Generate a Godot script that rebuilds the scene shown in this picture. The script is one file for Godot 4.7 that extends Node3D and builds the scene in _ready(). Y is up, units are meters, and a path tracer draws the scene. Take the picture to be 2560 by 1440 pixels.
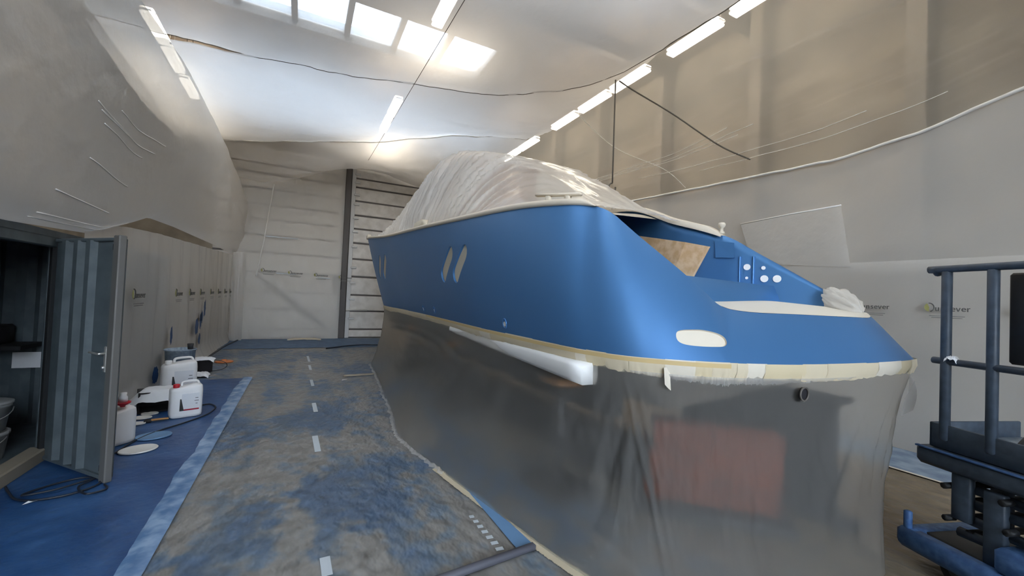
extends Node3D
# A painted motor boat in a hall whose working bay is hung with plastic film.

var rng := RandomNumberGenerator.new()
var fnl := FastNoiseLite.new()
var M := {}
var taken := {}

# ------------------------------------------------------------------ set-up
func _ready() -> void:
	rng.seed = 7
	fnl.seed = 11
	fnl.noise_type = FastNoiseLite.TYPE_SIMPLEX_SMOOTH
	fnl.frequency = 1.0
	var cam := Camera3D.new()
	cam.name = "camera"
	add_child(cam)
	cam.position = Vector3(0, 1.7, 0)
	cam.rotation_order = EULER_ORDER_YXZ
	cam.rotation_degrees = Vector3(1.344, -27.113, 2.404)
	cam.fov = 70.23
	cam.near = 0.05
	cam.far = 200.0
	cam.current = true
	var env := Environment.new()
	env.background_mode = Environment.BG_SKY
	var sky := Sky.new()
	var sm := ProceduralSkyMaterial.new()
	sm.sky_top_color = Color(0.82, 0.89, 0.97)
	sm.sky_horizon_color = Color(0.93, 0.95, 0.97)
	sm.ground_bottom_color = Color(0.3, 0.3, 0.3)
	sm.ground_horizon_color = Color(0.6, 0.62, 0.65)
	sm.sky_energy_multiplier = SKY_ENERGY
	sky.sky_material = sm
	env.sky = sky
	env.tonemap_mode = Environment.TONE_MAPPER_LINEAR
	env.tonemap_exposure = EXPOSURE
	env.sdfgi_enabled = true
	env.ssao_enabled = true
	env.ssil_enabled = true
	var we := WorldEnvironment.new()
	we.name = "world_environment"
	we.environment = env
	add_child(we)
	make_materials()
	build_hall()
	build_lamps()
	build_films()
	build_floor_things()
	build_boat()
	build_cover()
	build_skirt()
	build_under_boat()
	build_container()
	build_small_things()
	build_lift()
	build_cables()

const SKY_ENERGY := 3.2
const EXPOSURE := 2.1
const COUNTED := ["first", "second", "third", "fourth", "fifth", "sixth", "seventh", "eighth"]

# ------------------------------------------------------------------ naming
func numbered(n: String) -> String:
	if not taken.has(n):
		taken[n] = 0
		return n
	taken[n] += 1
	return "%s_%03d" % [n, taken[n]]

func tag(o: Node, label := "", category := "", group := "", kind := "") -> Node:
	if label: o.set_meta("label", label)
	if category: o.set_meta("category", category)
	if group: o.set_meta("group", group)
	if kind: o.set_meta("kind", kind)
	return o

func thing(called: String, label: String, category: String, at := Vector3.ZERO, turn := 0.0, group := "") -> Node3D:
	var o := Node3D.new()
	o.name = numbered(called)
	add_child(o)
	o.position = at
	o.rotation.y = turn
	tag(o, label, category, group)
	return o

func put(called: String, mesh: Mesh, m: Material, parent: Node = null) -> MeshInstance3D:
	var o := MeshInstance3D.new()
	if parent == null:
		o.name = numbered(called)
		add_child(o)
	else:
		o.name = called
		parent.add_child(o, true)
	o.mesh = mesh
	if m: o.material_override = m
	return o

func fin(called: String, st: SurfaceTool, m: Material, parent: Node = null, flat := false) -> MeshInstance3D:
	if not flat:
		st.index()
	st.generate_normals()
	var mesh := st.commit()
	var o := MeshInstance3D.new()
	if parent == null:
		o.name = numbered(called)
		add_child(o)
	else:
		o.name = called
		parent.add_child(o, true)
	mesh.surface_set_material(0, m)
	o.mesh = mesh
	return o

func structure(called: String, st: SurfaceTool, m: Material, label := "", flat := true) -> MeshInstance3D:
	var o := fin(called, st, m, null, flat)
	tag(o, label, "", "", "structure")
	return o

# ------------------------------------------------------------------ shape helpers
func begin(flat := false) -> SurfaceTool:
	var st := SurfaceTool.new()
	st.begin(Mesh.PRIMITIVE_TRIANGLES)
	if flat: st.set_smooth_group(-1)
	return st

func tri(st: SurfaceTool, a: Vector3, b: Vector3, c: Vector3) -> void:
	st.add_vertex(a); st.add_vertex(b); st.add_vertex(c)

func face(st: SurfaceTool, pts: Array, outward: Vector3) -> void:
	# a convex face, turned so that its front looks outward
	var n: Vector3 = (pts[1] - pts[0]).cross(pts[2] - pts[0])
	var turn: bool = n.dot(outward) > 0.0
	for i in range(1, pts.size() - 1):
		if turn: tri(st, pts[0], pts[i + 1], pts[i])
		else: tri(st, pts[0], pts[i], pts[i + 1])

func box(st: SurfaceTool, c: Vector3, s: Vector3, b := 0.0, xf := Transform3D.IDENTITY) -> void:
	# a box with chamfered edges
	var h := s * 0.5
	b = minf(b, minf(h.x, minf(h.y, h.z)) * 0.9)
	for k in 3:
		var i := (k + 1) % 3
		var j := (k + 2) % 3
		for sg in [-1.0, 1.0]:
			var q := []
			for e in [[-1.0, -1.0], [1.0, -1.0], [1.0, 1.0], [-1.0, 1.0]]:
				var v := Vector3.ZERO
				v[k] = sg * h[k]
				v[i] = e[0] * (h[i] - b)
				v[j] = e[1] * (h[j] - b)
				q.append(xf * (c + v))
			var o := Vector3.ZERO
			o[k] = sg
			face(st, q, xf.basis * o)
	if b <= 0.0: return
	for k in 3:
		var i := (k + 1) % 3
		var j := (k + 2) % 3
		for si in [-1.0, 1.0]:
			for sj in [-1.0, 1.0]:
				var q := []
				for e in [[-1.0, 0], [1.0, 0], [1.0, 1], [-1.0, 1]]:
					var v := Vector3.ZERO
					v[k] = e[0] * (h[k] - b)
					v[i] = si * (h[i] if e[1] == 0 else h[i] - b)
					v[j] = sj * (h[j] - b if e[1] == 0 else h[j])
					q.append(xf * (c + v))
				var o := Vector3.ZERO
				o[i] = si
				o[j] = sj
				face(st, q, xf.basis * o)
	for sx in [-1.0, 1.0]:
		for sy in [-1.0, 1.0]:
			for sz in [-1.0, 1.0]:
				var g := Vector3(sx, sy, sz)
				face(st, [xf * (c + g * (h - Vector3(0, b, b))), xf * (c + g * (h - Vector3(b, 0, b))), xf * (c + g * (h - Vector3(b, b, 0)))], xf.basis * g)

func prism(st: SurfaceTool, outline: PackedVector2Array, depth: float, xf: Transform3D) -> void:
	# outline in the xy plane of xf, depth along its z, centred
	var idx := Geometry2D.triangulate_polygon(outline)
	var d := Vector3(0, 0, depth * 0.5)
	for sg in [-1.0, 1.0]:
		for t in range(0, idx.size(), 3):
			var q := []
			for k in 3:
				var p := outline[idx[t + k]]
				q.append(xf * (Vector3(p.x, p.y, 0) + d * sg))
			face(st, q, xf.basis * Vector3(0, 0, sg))
	var ccw := not Geometry2D.is_polygon_clockwise(outline)
	for i in outline.size():
		var a := outline[i]
		var b := outline[(i + 1) % outline.size()]
		var e := b - a
		var n := Vector3(e.y, -e.x, 0) * (1.0 if ccw else -1.0)
		face(st, [xf * (Vector3(a.x, a.y, 0) - d), xf * (Vector3(b.x, b.y, 0) - d), xf * (Vector3(b.x, b.y, 0) + d), xf * (Vector3(a.x, a.y, 0) + d)], xf.basis * n)

func grid(st: SurfaceTool, rows: Array, flip := false, uv := false) -> void:
	var nr := rows.size()
	var nc: int = rows[0].size()
	for r in nr - 1:
		for c in nc - 1:
			var q := [rows[r][c], rows[r][c + 1], rows[r + 1][c + 1], rows[r + 1][c]]
			var t := [Vector2(c, r), Vector2(c + 1, r), Vector2(c + 1, r + 1), Vector2(c, r + 1)]
			for k in ([0, 2, 1, 0, 3, 2] if flip else [0, 1, 2, 0, 2, 3]):
				if uv: st.set_uv(t[k] / Vector2(nc - 1, nr - 1))
				st.add_vertex(q[k])

func tube(st: SurfaceTool, pts: Array, r: float, sides := 8, caps := true) -> void:
	var rings := []
	var up := Vector3.UP
	for i in pts.size():
		var d: Vector3 = pts[mini(i + 1, pts.size() - 1)] - pts[maxi(i - 1, 0)]
		d = d.normalized()
		if absf(d.dot(up)) > 0.98: up = Vector3.RIGHT if absf(d.x) < 0.9 else Vector3.BACK
		var a := d.cross(up).normalized()
		up = a.cross(d).normalized()
		var ring := PackedVector3Array()
		for k in sides + 1:
			var t := TAU * k / sides
			ring.append(pts[i] + (a * cos(t) + up * sin(t)) * r)
		rings.append(ring)
	grid(st, rings)
	if caps:
		for e in [0, pts.size() - 1]:
			var o: Vector3 = pts[e] - pts[1 if e == 0 else pts.size() - 2]
			var q := []
			for k in sides: q.append(rings[e][k])
			face(st, q, o)

func lathe(st: SurfaceTool, profile: Array, sides := 24, xf := Transform3D.IDENTITY) -> void:
	# profile: [radius, height] from bottom to top
	var rows := []
	for p in profile:
		var ring := PackedVector3Array()
		for k in sides + 1:
			var t := TAU * k / sides
			ring.append(xf * Vector3(p[0] * cos(t), p[1], p[0] * sin(t)))
		rows.append(ring)
	grid(st, rows)

func disc(st: SurfaceTool, c: Vector3, n: Vector3, r: float, sides := 20, squash := 1.0) -> void:
	var a := n.cross(Vector3.UP)
	if a.length() < 0.01: a = Vector3.RIGHT
	a = a.normalized()
	var b := a.cross(n).normalized()
	var q := []
	for k in sides:
		var t := TAU * k / sides
		q.append(c + a * cos(t) * r * squash + b * sin(t) * r)
	face(st, q, n)

func smooth(pts: Array, per := 8) -> Array:
	# Catmull-Rom through the points
	var out := []
	for i in pts.size() - 1:
		var a: Vector3 = pts[maxi(i - 1, 0)]
		var d: Vector3 = pts[mini(i + 2, pts.size() - 1)]
		for k in per:
			out.append(pts[i].cubic_interpolate(pts[i + 1], a, d, float(k) / per))
	out.append(pts[-1])
	return out

func table(keys: Array, x: float) -> float:
	# [[x, value], ...], linear between
	if x <= keys[0][0]: return keys[0][1]
	for i in keys.size() - 1:
		if x <= keys[i + 1][0]:
			return lerpf(keys[i][1], keys[i + 1][1], (x - keys[i][0]) / (keys[i + 1][0] - keys[i][0]))
	return keys[-1][1]

func soft_table(keys: Array, x: float) -> float:
	var n := keys.size()
	if x <= keys[0][0]: return keys[0][1]
	for i in n - 1:
		if x <= keys[i + 1][0]:
			var t: float = (x - keys[i][0]) / (keys[i + 1][0] - keys[i][0])
			return cubic_interpolate(keys[i][1], keys[i + 1][1], keys[maxi(i - 1, 0)][1], keys[mini(i + 2, n - 1)][1], t)
	return keys[-1][1]

func n2(x: float, y: float) -> float:
	return fnl.get_noise_2d(x, y)

# ------------------------------------------------------------------ materials
func c8(r: float, g: float, b: float, a := 1.0) -> Color:
	return Color(r / 255.0, g / 255.0, b / 255.0, a)

func mat(called: String, c: Color, rough := 0.6, metal := 0.0) -> StandardMaterial3D:
	var m := StandardMaterial3D.new()
	m.resource_name = called
	m.albedo_color = c
	m.roughness = rough
	m.metallic = metal
	M[called] = m
	return m

func noise_tex(freq: float, seed_: int, size := 512, ramp: Gradient = null, kind := FastNoiseLite.TYPE_SIMPLEX_SMOOTH, octaves := 4) -> NoiseTexture2D:
	var n := FastNoiseLite.new()
	n.seed = seed_
	n.noise_type = kind
	n.frequency = freq
	n.fractal_octaves = octaves
	var t := NoiseTexture2D.new()
	t.width = size
	t.height = size
	t.seamless = true
	t.noise = n
	if ramp: t.color_ramp = ramp
	return t

func ramp(stops: Array) -> Gradient:
	var g := Gradient.new()
	var o := PackedFloat32Array()
	var c := PackedColorArray()
	for s in stops:
		o.append(s[0]); c.append(s[1])
	g.offsets = o
	g.colors = c
	return g

func worn(m: StandardMaterial3D, lo: Color, hi: Color, freq: float, scale: float, seed_ := 3) -> void:
	m.albedo_color = Color.WHITE
	m.albedo_texture = noise_tex(freq, seed_, 512, ramp([[0.25, lo], [0.75, hi]]))
	m.uv1_triplanar = true
	m.uv1_world_triplanar = true
	m.uv1_scale = Vector3.ONE * scale

func relief(m: StandardMaterial3D, tex: Texture2D, cm: float, scale: Vector3) -> void:
	m.heightmap_enabled = true
	m.heightmap_texture = tex
	m.heightmap_scale = cm
	m.uv1_triplanar = true
	m.uv1_world_triplanar = true
	m.uv1_scale = scale

func film(called: String, c: Color, alpha: float, rough: float, back := 1.0) -> StandardMaterial3D:
	var m := mat(called, Color(c.r, c.g, c.b, alpha), rough)
	m.transparency = BaseMaterial3D.TRANSPARENCY_ALPHA
	m.cull_mode = BaseMaterial3D.CULL_DISABLED
	m.backlight_enabled = true
	m.backlight = Color(back, back, back)
	return m

func hazy(called: String, c: Color, milk: float, rough: float, bend := 0.006) -> StandardMaterial3D:
	# film that blurs what stands behind it
	var m := mat(called, Color(c.r, c.g, c.b, milk), rough)
	m.refraction_enabled = true
	m.refraction_scale = bend
	m.transparency = BaseMaterial3D.TRANSPARENCY_ALPHA
	m.cull_mode = BaseMaterial3D.CULL_DISABLED
	return m

func make_materials() -> void:
	var crinkle := noise_tex(0.012, 5, 512, null, FastNoiseLite.TYPE_SIMPLEX_SMOOTH, 5)
	# one kind of clear building film throughout; the sheets differ in gauge only
	var clear := Color(0.90, 0.885, 0.86)
	var m := film("film_ceiling", clear, 0.68, 0.33)
	relief(m, crinkle, 1.6, Vector3(0.5, 0.5, 0.5))
	m = film("film_side", clear, 0.30, 0.33)
	relief(m, crinkle, 1.5, Vector3(0.3, 0.3, 0.3))
	m = hazy("film_wall", clear, 0.45, 0.40, 0.008)
	relief(m, crinkle, 0.5, Vector3(0.45, 0.3, 0.45))
	m = hazy("film_skirt", clear, 0.095, 0.33, 0.007)
	relief(m, crinkle, 0.08, Vector3(0.6, 0.4, 0.6))
	m = film("film_cover", clear, 0.56, 0.26)
	m.metallic_specular = 0.75
	m.clearcoat_enabled = true
	m.clearcoat = 0.8
	m.clearcoat_roughness = 0.12
	relief(m, crinkle, 0.8, Vector3(1.4, 0.5, 1.4))
	mat("seam", Color(0.90, 0.89, 0.87), 0.5)
	m = mat("hull_blue", c8(76, 124, 174), 0.43, 0.45)
	m.metallic_specular = 0.5
	m = mat("rail_cream", c8(205, 194, 176), 0.55)
	m = mat("tape_cream", c8(204, 190, 162), 0.6)
	m = mat("tape_pale", c8(214, 204, 186), 0.6)
	mat("tape_warm", c8(204, 188, 154), 0.6)
	m = mat("tape_ochre", c8(196, 170, 120), 0.6)
	m = mat("masking_beige", c8(196, 186, 166), 0.7)
	worn(mat("masked_board", Color.WHITE, 0.7), c8(206, 166, 122), c8(226, 194, 156), 0.01, 1.5, 21)
	film("wrap_beige", Color(0.86, 0.83, 0.78), 0.9, 0.3)
	m = mat("masked_deck", c8(228, 220, 204), 0.45)
	mat("white_wrap", c8(226, 224, 220), 0.4)
	mat("white_paper", c8(225, 226, 228), 0.7)
	worn(mat("antifoul_grey", Color.WHITE, 0.7), c8(140, 136, 128), c8(172, 168, 158), 0.01, 0.8, 4)
	worn(mat("rust_brown", Color.WHITE, 0.8), c8(92, 44, 24), c8(120, 62, 38), 0.01, 0.8, 9)
	mat("timber", c8(150, 110, 70), 0.7)
	mat("wheelhouse_brown", c8(128, 88, 62), 0.6)
	mat("dark_glass", c8(30, 30, 34), 0.15)
	mat("stand_steel", c8(46, 46, 48), 0.6)
	# hall
	worn(mat("roof_metal", Color.WHITE, 0.6), c8(104, 94, 84), c8(124, 114, 102), 0.01, 0.3, 6)
	worn(mat("hall_wall", Color.WHITE, 0.8), c8(126, 114, 98), c8(146, 134, 116), 0.008, 0.25, 8)
	mat("column_paint", c8(122, 111, 96), 0.7)
	mat("column_steel", c8(92, 86, 80), 0.6)
	worn(mat("door_panel", Color.WHITE, 0.55), c8(200, 195, 188), c8(216, 212, 206), 0.01, 0.4, 10)
	mat("door_dark", c8(82, 78, 76), 0.6)
	m = mat("pane", Color(0.9, 0.95, 1.0, 0.12), 0.05)
	m.transparency = BaseMaterial3D.TRANSPARENCY_ALPHA
	m = mat("dusty_pane", Color(0.9, 0.93, 0.95, 0.5), 0.2)
	m.transparency = BaseMaterial3D.TRANSPARENCY_ALPHA
	m = mat("lamp_glow", Color(1, 1, 1), 0.5)
	m.emission_enabled = true
	m.emission = c8(255, 246, 228)
	m.emission_energy_multiplier = 6.0
	mat("lamp_body", c8(200, 200, 198), 0.5)
	# container, lift, small things
	worn(mat("container_paint", Color.WHITE, 0.5), c8(70, 79, 83), c8(84, 93, 97), 0.01, 0.8, 12)
	mat("steel_bright", c8(190, 188, 182), 0.3, 0.7)
	mat("sill_beige", c8(150, 138, 120), 0.8)
	mat("gasket", c8(22, 24, 26), 0.8)
	worn(mat("lift_paint", Color.WHITE, 0.5), c8(48, 58, 70), c8(62, 74, 88), 0.02, 1.2, 14)
	worn(mat("lift_blue", Color.WHITE, 0.55), c8(52, 84, 130), c8(84, 122, 172), 0.02, 1.5, 15)
	worn(mat("lift_deck", Color.WHITE, 0.6), c8(120, 134, 148), c8(160, 172, 182), 0.02, 1.5, 16)
	mat("lift_dark", c8(28, 30, 33), 0.6)
	mat("can_white", c8(232, 230, 228), 0.4)
	mat("can_label", c8(214, 214, 216), 0.5)
	mat("red_plastic", c8(186, 24, 40), 0.4)
	mat("label_red", c8(160, 20, 44), 0.5)
	mat("label_black", c8(40, 40, 40), 0.5)
	mat("box_black", c8(30, 28, 32), 0.8)
	mat("cord_black", c8(26, 32, 42), 0.5)
	mat("rope_grey", c8(96, 90, 84), 0.8)
	mat("wire_pale", c8(186, 184, 180), 0.6)
	mat("print_dark", c8(92, 91, 88), 0.8)
	mat("print_faint", c8(122, 122, 119), 0.8)
	mat("print_yellow", c8(150, 148, 92), 0.8)
	mat("paint_blue", c8(24, 62, 110), 0.5)
	mat("bucket_grey", c8(150, 150, 148), 0.5)
	mat("orange_thing", c8(190, 110, 60), 0.6)
	mat("lid_white", c8(226, 222, 214), 0.5)
	mat("lid_blue", c8(104, 140, 176), 0.5)
	mat("steel_grey", c8(104, 102, 98), 0.5, 0.2)
	mat("timber_pale", c8(190, 140, 84), 0.6)
	mat("tape_white", c8(190, 196, 200), 0.6)
	mat("pipe_grey", c8(84, 84, 92), 0.6)

# ------------------------------------------------------------------ hall
func floor_texture() -> ImageTexture:
	# paint dust and bare floor, seen from above: x -3..8, z 3..-17
	var w := 1100
	var h := 1500
	var im := Image.create(w, h, false, Image.FORMAT_RGB8)
	var big := FastNoiseLite.new(); big.seed = 31; big.frequency = 0.9; big.fractal_octaves = 5
	var fine := FastNoiseLite.new(); fine.seed = 32; fine.frequency = 4.0; fine.fractal_octaves = 5
	var streak := FastNoiseLite.new(); streak.seed = 33; streak.frequency = 1.0; streak.fractal_octaves = 4
	var beige := Color(0.515, 0.50, 0.48)
	var brown := Color(0.47, 0.42, 0.345)
	var blue := Color(0.375, 0.42, 0.465)
	var deep := Color(0.285, 0.36, 0.45)
	for j in h:
		var z := 3.0 - 20.0 * j / h
		for i in w:
			var x := -3.0 + 11.0 * i / w
			var n := big.get_noise_2d(x, z * 0.6)
			var f := fine.get_noise_2d(x, z)
			var s := streak.get_noise_2d(x * 3.0, z * 0.45)
			# how much blue dust has settled: most in the lane beside the boat, none by the lift
			var lane := clampf((3.0 - x) / 1.2, 0.0, 1.0)
			var k := smoothstep(0.12, 0.88, 0.52 + n * 1.1 + s * 0.7 + f * 0.75) * lane
			var c := beige.lerp(brown, clampf((x - 2.0) / 1.5, 0.0, 1.0))
			var b := blue.lerp(deep, smoothstep(-0.1, 0.5, n + f * 0.5))
			c = c.lerp(b, k)
			var g := 1.0 + f * 0.16
			im.set_pixel(i, j, Color(c.r * g, c.g * g, c.b * g))
	im.generate_mipmaps()
	return ImageTexture.create_from_image(im)

func slab(st: SurfaceTool, lo: Vector3, hi: Vector3) -> void:
	box(st, (lo + hi) * 0.5, hi - lo)

func build_hall() -> void:
	var m := mat("floor_paint", Color.WHITE, 0.42)
	m.albedo_texture = floor_texture()
	m.heightmap_enabled = true
	m.heightmap_texture = noise_tex(0.03, 41, 2048)
	m.heightmap_scale = 2.5
	var st := begin(true)
	# floor top with its own map, then the sides of the slab
	var q := [Vector3(-3, 0, -17), Vector3(8, 0, -17), Vector3(8, 0, 3), Vector3(-3, 0, 3)]
	var uv := [Vector2(0, 1), Vector2(1, 1), Vector2(1, 0), Vector2(0, 0)]
	for k in [0, 1, 2, 0, 2, 3]:
		st.set_uv(uv[k]); st.add_vertex(q[k])
	var o := structure("floor", st, m, "hall floor dusted with blue paint over bare beige concrete")
	st = begin(true)
	slab(st, Vector3(-5.6, -0.3, -17), Vector3(8.4, -0.002, 9.4))
	fin("slab", st, M.hall_wall, o, true)
	st = begin(true)
	slab(st, Vector3(-5.6, 0, -17), Vector3(-5.2, 8.0, 9.4))
	structure("wall_left", st, M.hall_wall, "hall side wall behind the container")
	st = begin(true)
	slab(st, Vector3(8.0, 0, -17), Vector3(8.4, 8.0, 9.4))
	o = structure("wall_right", st, M.hall_wall, "hall side wall behind the printed film")
	for z in [-0.35, -2.55, -4.9, -7.3, -9.7, -12.1]:
		var s2 := begin(true)
		box(s2, Vector3(7.75, 3.9, z), Vector3(0.34, 7.8, 0.24), 0.01)
		fin("column", s2, M.column_paint, o, true)
	st = begin(true)
	slab(st, Vector3(-5.6, 0, 9.0), Vector3(8.4, 2.4, 9.4))
	slab(st, Vector3(-5.6, 6.9, 9.0), Vector3(8.4, 8.0, 9.4))
	slab(st, Vector3(-5.6, 2.4, 9.0), Vector3(-5.0, 6.9, 9.4))
	slab(st, Vector3(2.5, 2.4, 9.0), Vector3(8.4, 6.9, 9.4))
	structure("wall_back", st, M.hall_wall, "hall end wall opposite the big panel door")
	# far wall round the big door
	st = begin(true)
	slab(st, Vector3(-5.6, 0, -16.6), Vector3(-2.6, 8.0, -16.2))
	slab(st, Vector3(6.2, 0, -16.6), Vector3(8.4, 8.0, -16.2))
	slab(st, Vector3(-2.6, 6.4, -16.6), Vector3(6.2, 8.0, -16.2))
	structure("wall_front", st, M.hall_wall, "hall end wall round the big panel door")
	# roof with skylight bands
	var bands := [[-10.4, -8.9], [-3.4, -1.9], [3.6, 5.1]]
	st = begin(true)
	var z0 := -16.6
	for b in bands:
		slab(st, Vector3(-5.6, 7.6, z0), Vector3(8.4, 8.0, b[0]))
		slab(st, Vector3(-5.6, 7.6, b[0]), Vector3(-2.6, 8.0, b[1]))
		slab(st, Vector3(3.9, 7.6, b[0]), Vector3(8.4, 8.0, b[1]))
		z0 = b[1]
	slab(st, Vector3(-5.6, 7.6, z0), Vector3(8.4, 8.0, 9.4))
	o = structure("ceiling", st, M.roof_metal, "metal hall roof above the hung film")
	for z in [-13.4, -7.2, -5.2, 0.6, 2.4]:
		var s3 := begin(true)
		box(s3, Vector3(1.4, 7.42, z), Vector3(13.0, 0.36, 0.16), 0.01)
		fin("rafter", s3, M.column_steel, o, true)
	var n := 1
	for b in bands:
		var w := Node3D.new()
		w.name = "window_%d" % n
		add_child(w)
		tag(w, "skylight band of clear panes in the hall roof", "", "skylight bands", "structure")
		for k in 6:
			var x: float = -2.6 + 6.5 * k / 6.0
			var s4 := begin(true)
			slab(s4, Vector3(x + 0.06, 7.80, b[0] + 0.02), Vector3(x + 6.5 / 6.0 - 0.06, 7.81, b[1] - 0.02))
			fin("pane", s4, M.dusty_pane, w, true)
			s4 = begin(true)
			slab(s4, Vector3(x - 0.06, 7.70, b[0]), Vector3(x + 0.06, 7.84, b[1]))
			fin("glazing_bar", s4, M.column_steel, w, true)
		n += 1
	var gw := Node3D.new()
	gw.name = "window_4"
	add_child(gw)
	tag(gw, "tall glazed wall at the hall's end opposite the panel door", "", "", "structure")
	for k in 5:
		var x: float = -5.0 + 1.5 * k
		for r in 2:
			var s5 := begin(true)
			slab(s5, Vector3(x + 0.05, 2.4 + 2.25 * r + 0.05, 9.18), Vector3(x + 1.45, 2.4 + 2.25 * (r + 1) - 0.05, 9.19))
			fin("pane", s5, M.pane, gw, true)
		var s6 := begin(true)
		slab(s6, Vector3(x - 0.05, 2.4, 9.12), Vector3(x + 0.05, 6.9, 9.25))
		fin("glazing_bar", s6, M.column_steel, gw, true)
	var s7 := begin(true)
	slab(s7, Vector3(-5.0, 4.6, 9.12), Vector3(2.5, 4.7, 9.25))
	fin("glazing_bar", s7, M.column_steel, gw, true)
	build_big_door()

func build_big_door() -> void:
	var o := Node3D.new()
	o.name = "door_1"
	add_child(o)
	tag(o, "tall panelled hall door of pale horizontal sections with steel centre post", "", "", "structure")
	var levels := [0.0, 0.30, 0.97, 1.55, 2.22, 2.86, 3.45, 3.97, 4.47, 4.99, 5.50, 5.82, 6.42]
	for side in 2:
		var x0 := -2.6 if side == 0 else 1.46
		var x1 := 1.16 if side == 0 else 6.2
		for i in levels.size() - 1:
			var st := begin(true)
			var a: float = levels[i]
			var b: float = levels[i + 1]
			box(st, Vector3((x0 + x1) / 2, (a + b) / 2 + 0.0, -15.95 - 0.02 * (i % 2)), Vector3(x1 - x0, b - a - 0.05, 0.10), 0.022)
			fin("panel", st, M.door_panel, o, true)
		var sb := begin(true)
		slab(sb, Vector3(x0 if side == 0 else 1.31, 0, -16.15), Vector3(1.31 if side == 0 else x1, 6.42, -16.02))
		fin("backing", sb, M.door_dark, o, true)
		for i in range(1, levels.size() - 1):
			var sr := begin(true)
			box(sr, Vector3((x0 + x1) / 2, levels[i], -15.965), Vector3(x1 - x0, 0.06, 0.06))
			fin("joint", sr, M.door_dark, o, true)
	var st := begin(true)
	box(st, Vector3(1.31, 3.2, -15.86), Vector3(0.20, 6.4, 0.22), 0.015)
	fin("post", st, M.door_dark, o, true)
	st = begin(true)
	box(st, Vector3(1.50, 3.2, -15.88), Vector3(0.14, 6.4, 0.05), 0.01)
	fin("edge_strip", st, M.lamp_body, o, true)
	for y in [5.95, 5.65, 5.2, 4.85, 4.35, 3.85, 3.3, 2.55, 2.0, 1.4, 0.7]:
		st = begin(true)
		box(st, Vector3(1.62, y, -15.84), Vector3(0.20, 0.07, 0.06), 0.01)
		fin("hinge", st, M.lamp_body, o, true)
	st = begin(true)
	tube(st, [Vector3(1.42, 1.0, -15.70), Vector3(2.15, 1.02, -15.76)], 0.03)
	fin("latch_bar", st, M.steel_bright, o)
	st = begin(true)
	box(st, Vector3(1.1, 1.95, -15.78), Vector3(0.28, 0.5, 0.14), 0.04)
	fin("lock_case", st, M.stand_steel, o, true)
	# diagonal brace seen through the film
	st = begin(true)
	var xf := Transform3D(Basis(Vector3(0, 0, 1), atan2(-2.0, 2.5)), Vector3(-0.05, 1.06, -15.84))
	box(st, Vector3.ZERO, Vector3(3.3, 0.12, 0.05), 0.0, xf)
	fin("brace", st, M.column_steel, o, true)

func build_lamps() -> void:
	# tube fittings in three rows above the hung film
	var rows := [
		[6.1, [-12.4, -11.2, -9.2, -7.95, -6.75, -5.1, -3.8, -2.6], "row over the boat's starboard side", 0.34],
		[1.92, [-12.15, -10.9, -6.6, -3.2, -1.6], "row over the middle of the bay", 0.62],
		[-2.70, [-12.6, -11.2, -9.98], "row over the bulging side film", 0.40],
	]
	for r in rows.size():
		for zi in rows[r][1].size():
			var z: float = rows[r][1][zi]
			var lab: String = "%s tube lamp from the tall door in the %s" % [COUNTED[zi], rows[r][2]]
			var t := thing("tube_lamp", lab, "lamp", Vector3(rows[r][0], 6.5, z), 0.0, "tube lamps in the " + rows[r][2])
			var st := begin(true)
			box(st, Vector3(0, 0.04, 0), Vector3(0.15, 0.03, 1.16), 0.01)
			fin("housing", st, M.lamp_body, t, true)
			for e in [0.0, 0.08]:
				st = begin(true)
				box(st, Vector3(0, e, 0), Vector3(0.20, 0.05, 1.10), 0.02)
				fin("lamp_tube", st, M.lamp_glow, t, true)
			for e in [-0.45, 0.45]:
				st = begin()
				tube(st, [Vector3(0.108, 0.04, e), Vector3(0.108, 1.1, e)], 0.006, 5)
				fin("hanger", st, M.column_steel, t)
			for e in [-1.0, 1.0]:
				var l := AreaLight3D.new()
				l.name = "lamp_light"
				l.area_size = Vector2(0.2, 1.1)
				l.light_energy = rows[r][3]
				l.light_color = c8(255, 236, 208)
				l.shadow_enabled = true
				l.area_range = 30.0
				l.position = Vector3(0, 0.04 + 0.075 * e, 0)
				l.rotation_degrees = Vector3(90 * e, 0, 0)
				t.add_child(l, true)

# ------------------------------------------------------------------ hung film
const SEAM1 := [[-3.2, -8.75], [-1.8, -8.65], [-0.55, -8.44], [0.78, -8.17], [2.2, -7.76], [3.33, -7.38], [4.29, -6.68], [4.6, -6.2], [4.8, -5.6], [4.92, -4.7]]
const SEAM2 := [[-3.2, -14.3], [-2.18, -13.84], [0.245, -12.38], [1.78, -11.4], [2.96, -10.2], [3.5, -9.8], [4.95, -9.2]]
const DOOR_EDGE := [[-3.2, 5.3], [-1.95, 5.2], [-1.06, 5.18], [0.0, 5.6], [1.24, 6.1], [2.4, 6.09], [3.73, 5.81], [4.95, 5.75]]

func sheet(rows: Array, m: Material, called: String, label: String, flip := false, group := "") -> MeshInstance3D:
	var st := begin()
	grid(st, rows, flip)
	var o := fin(called, st, m)
	tag(o, label, "plastic sheet", group)
	return o

func on_grid(rows: Array, u: float, v: float) -> Vector3:
	# a place on a sheet, between its grid points
	var i: float = clampf(u, 0.0, 1.0) * (rows[0].size() - 1)
	var j: float = clampf(v, 0.0, 1.0) * (rows.size() - 1)
	var i0: int = mini(int(i), rows[0].size() - 2)
	var j0 := mini(int(j), rows.size() - 2)
	var a: Vector3 = rows[j0][i0].lerp(rows[j0][i0 + 1], i - i0)
	var b: Vector3 = rows[j0 + 1][i0].lerp(rows[j0 + 1][i0 + 1], i - i0)
	return a.lerp(b, j - j0)

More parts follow.
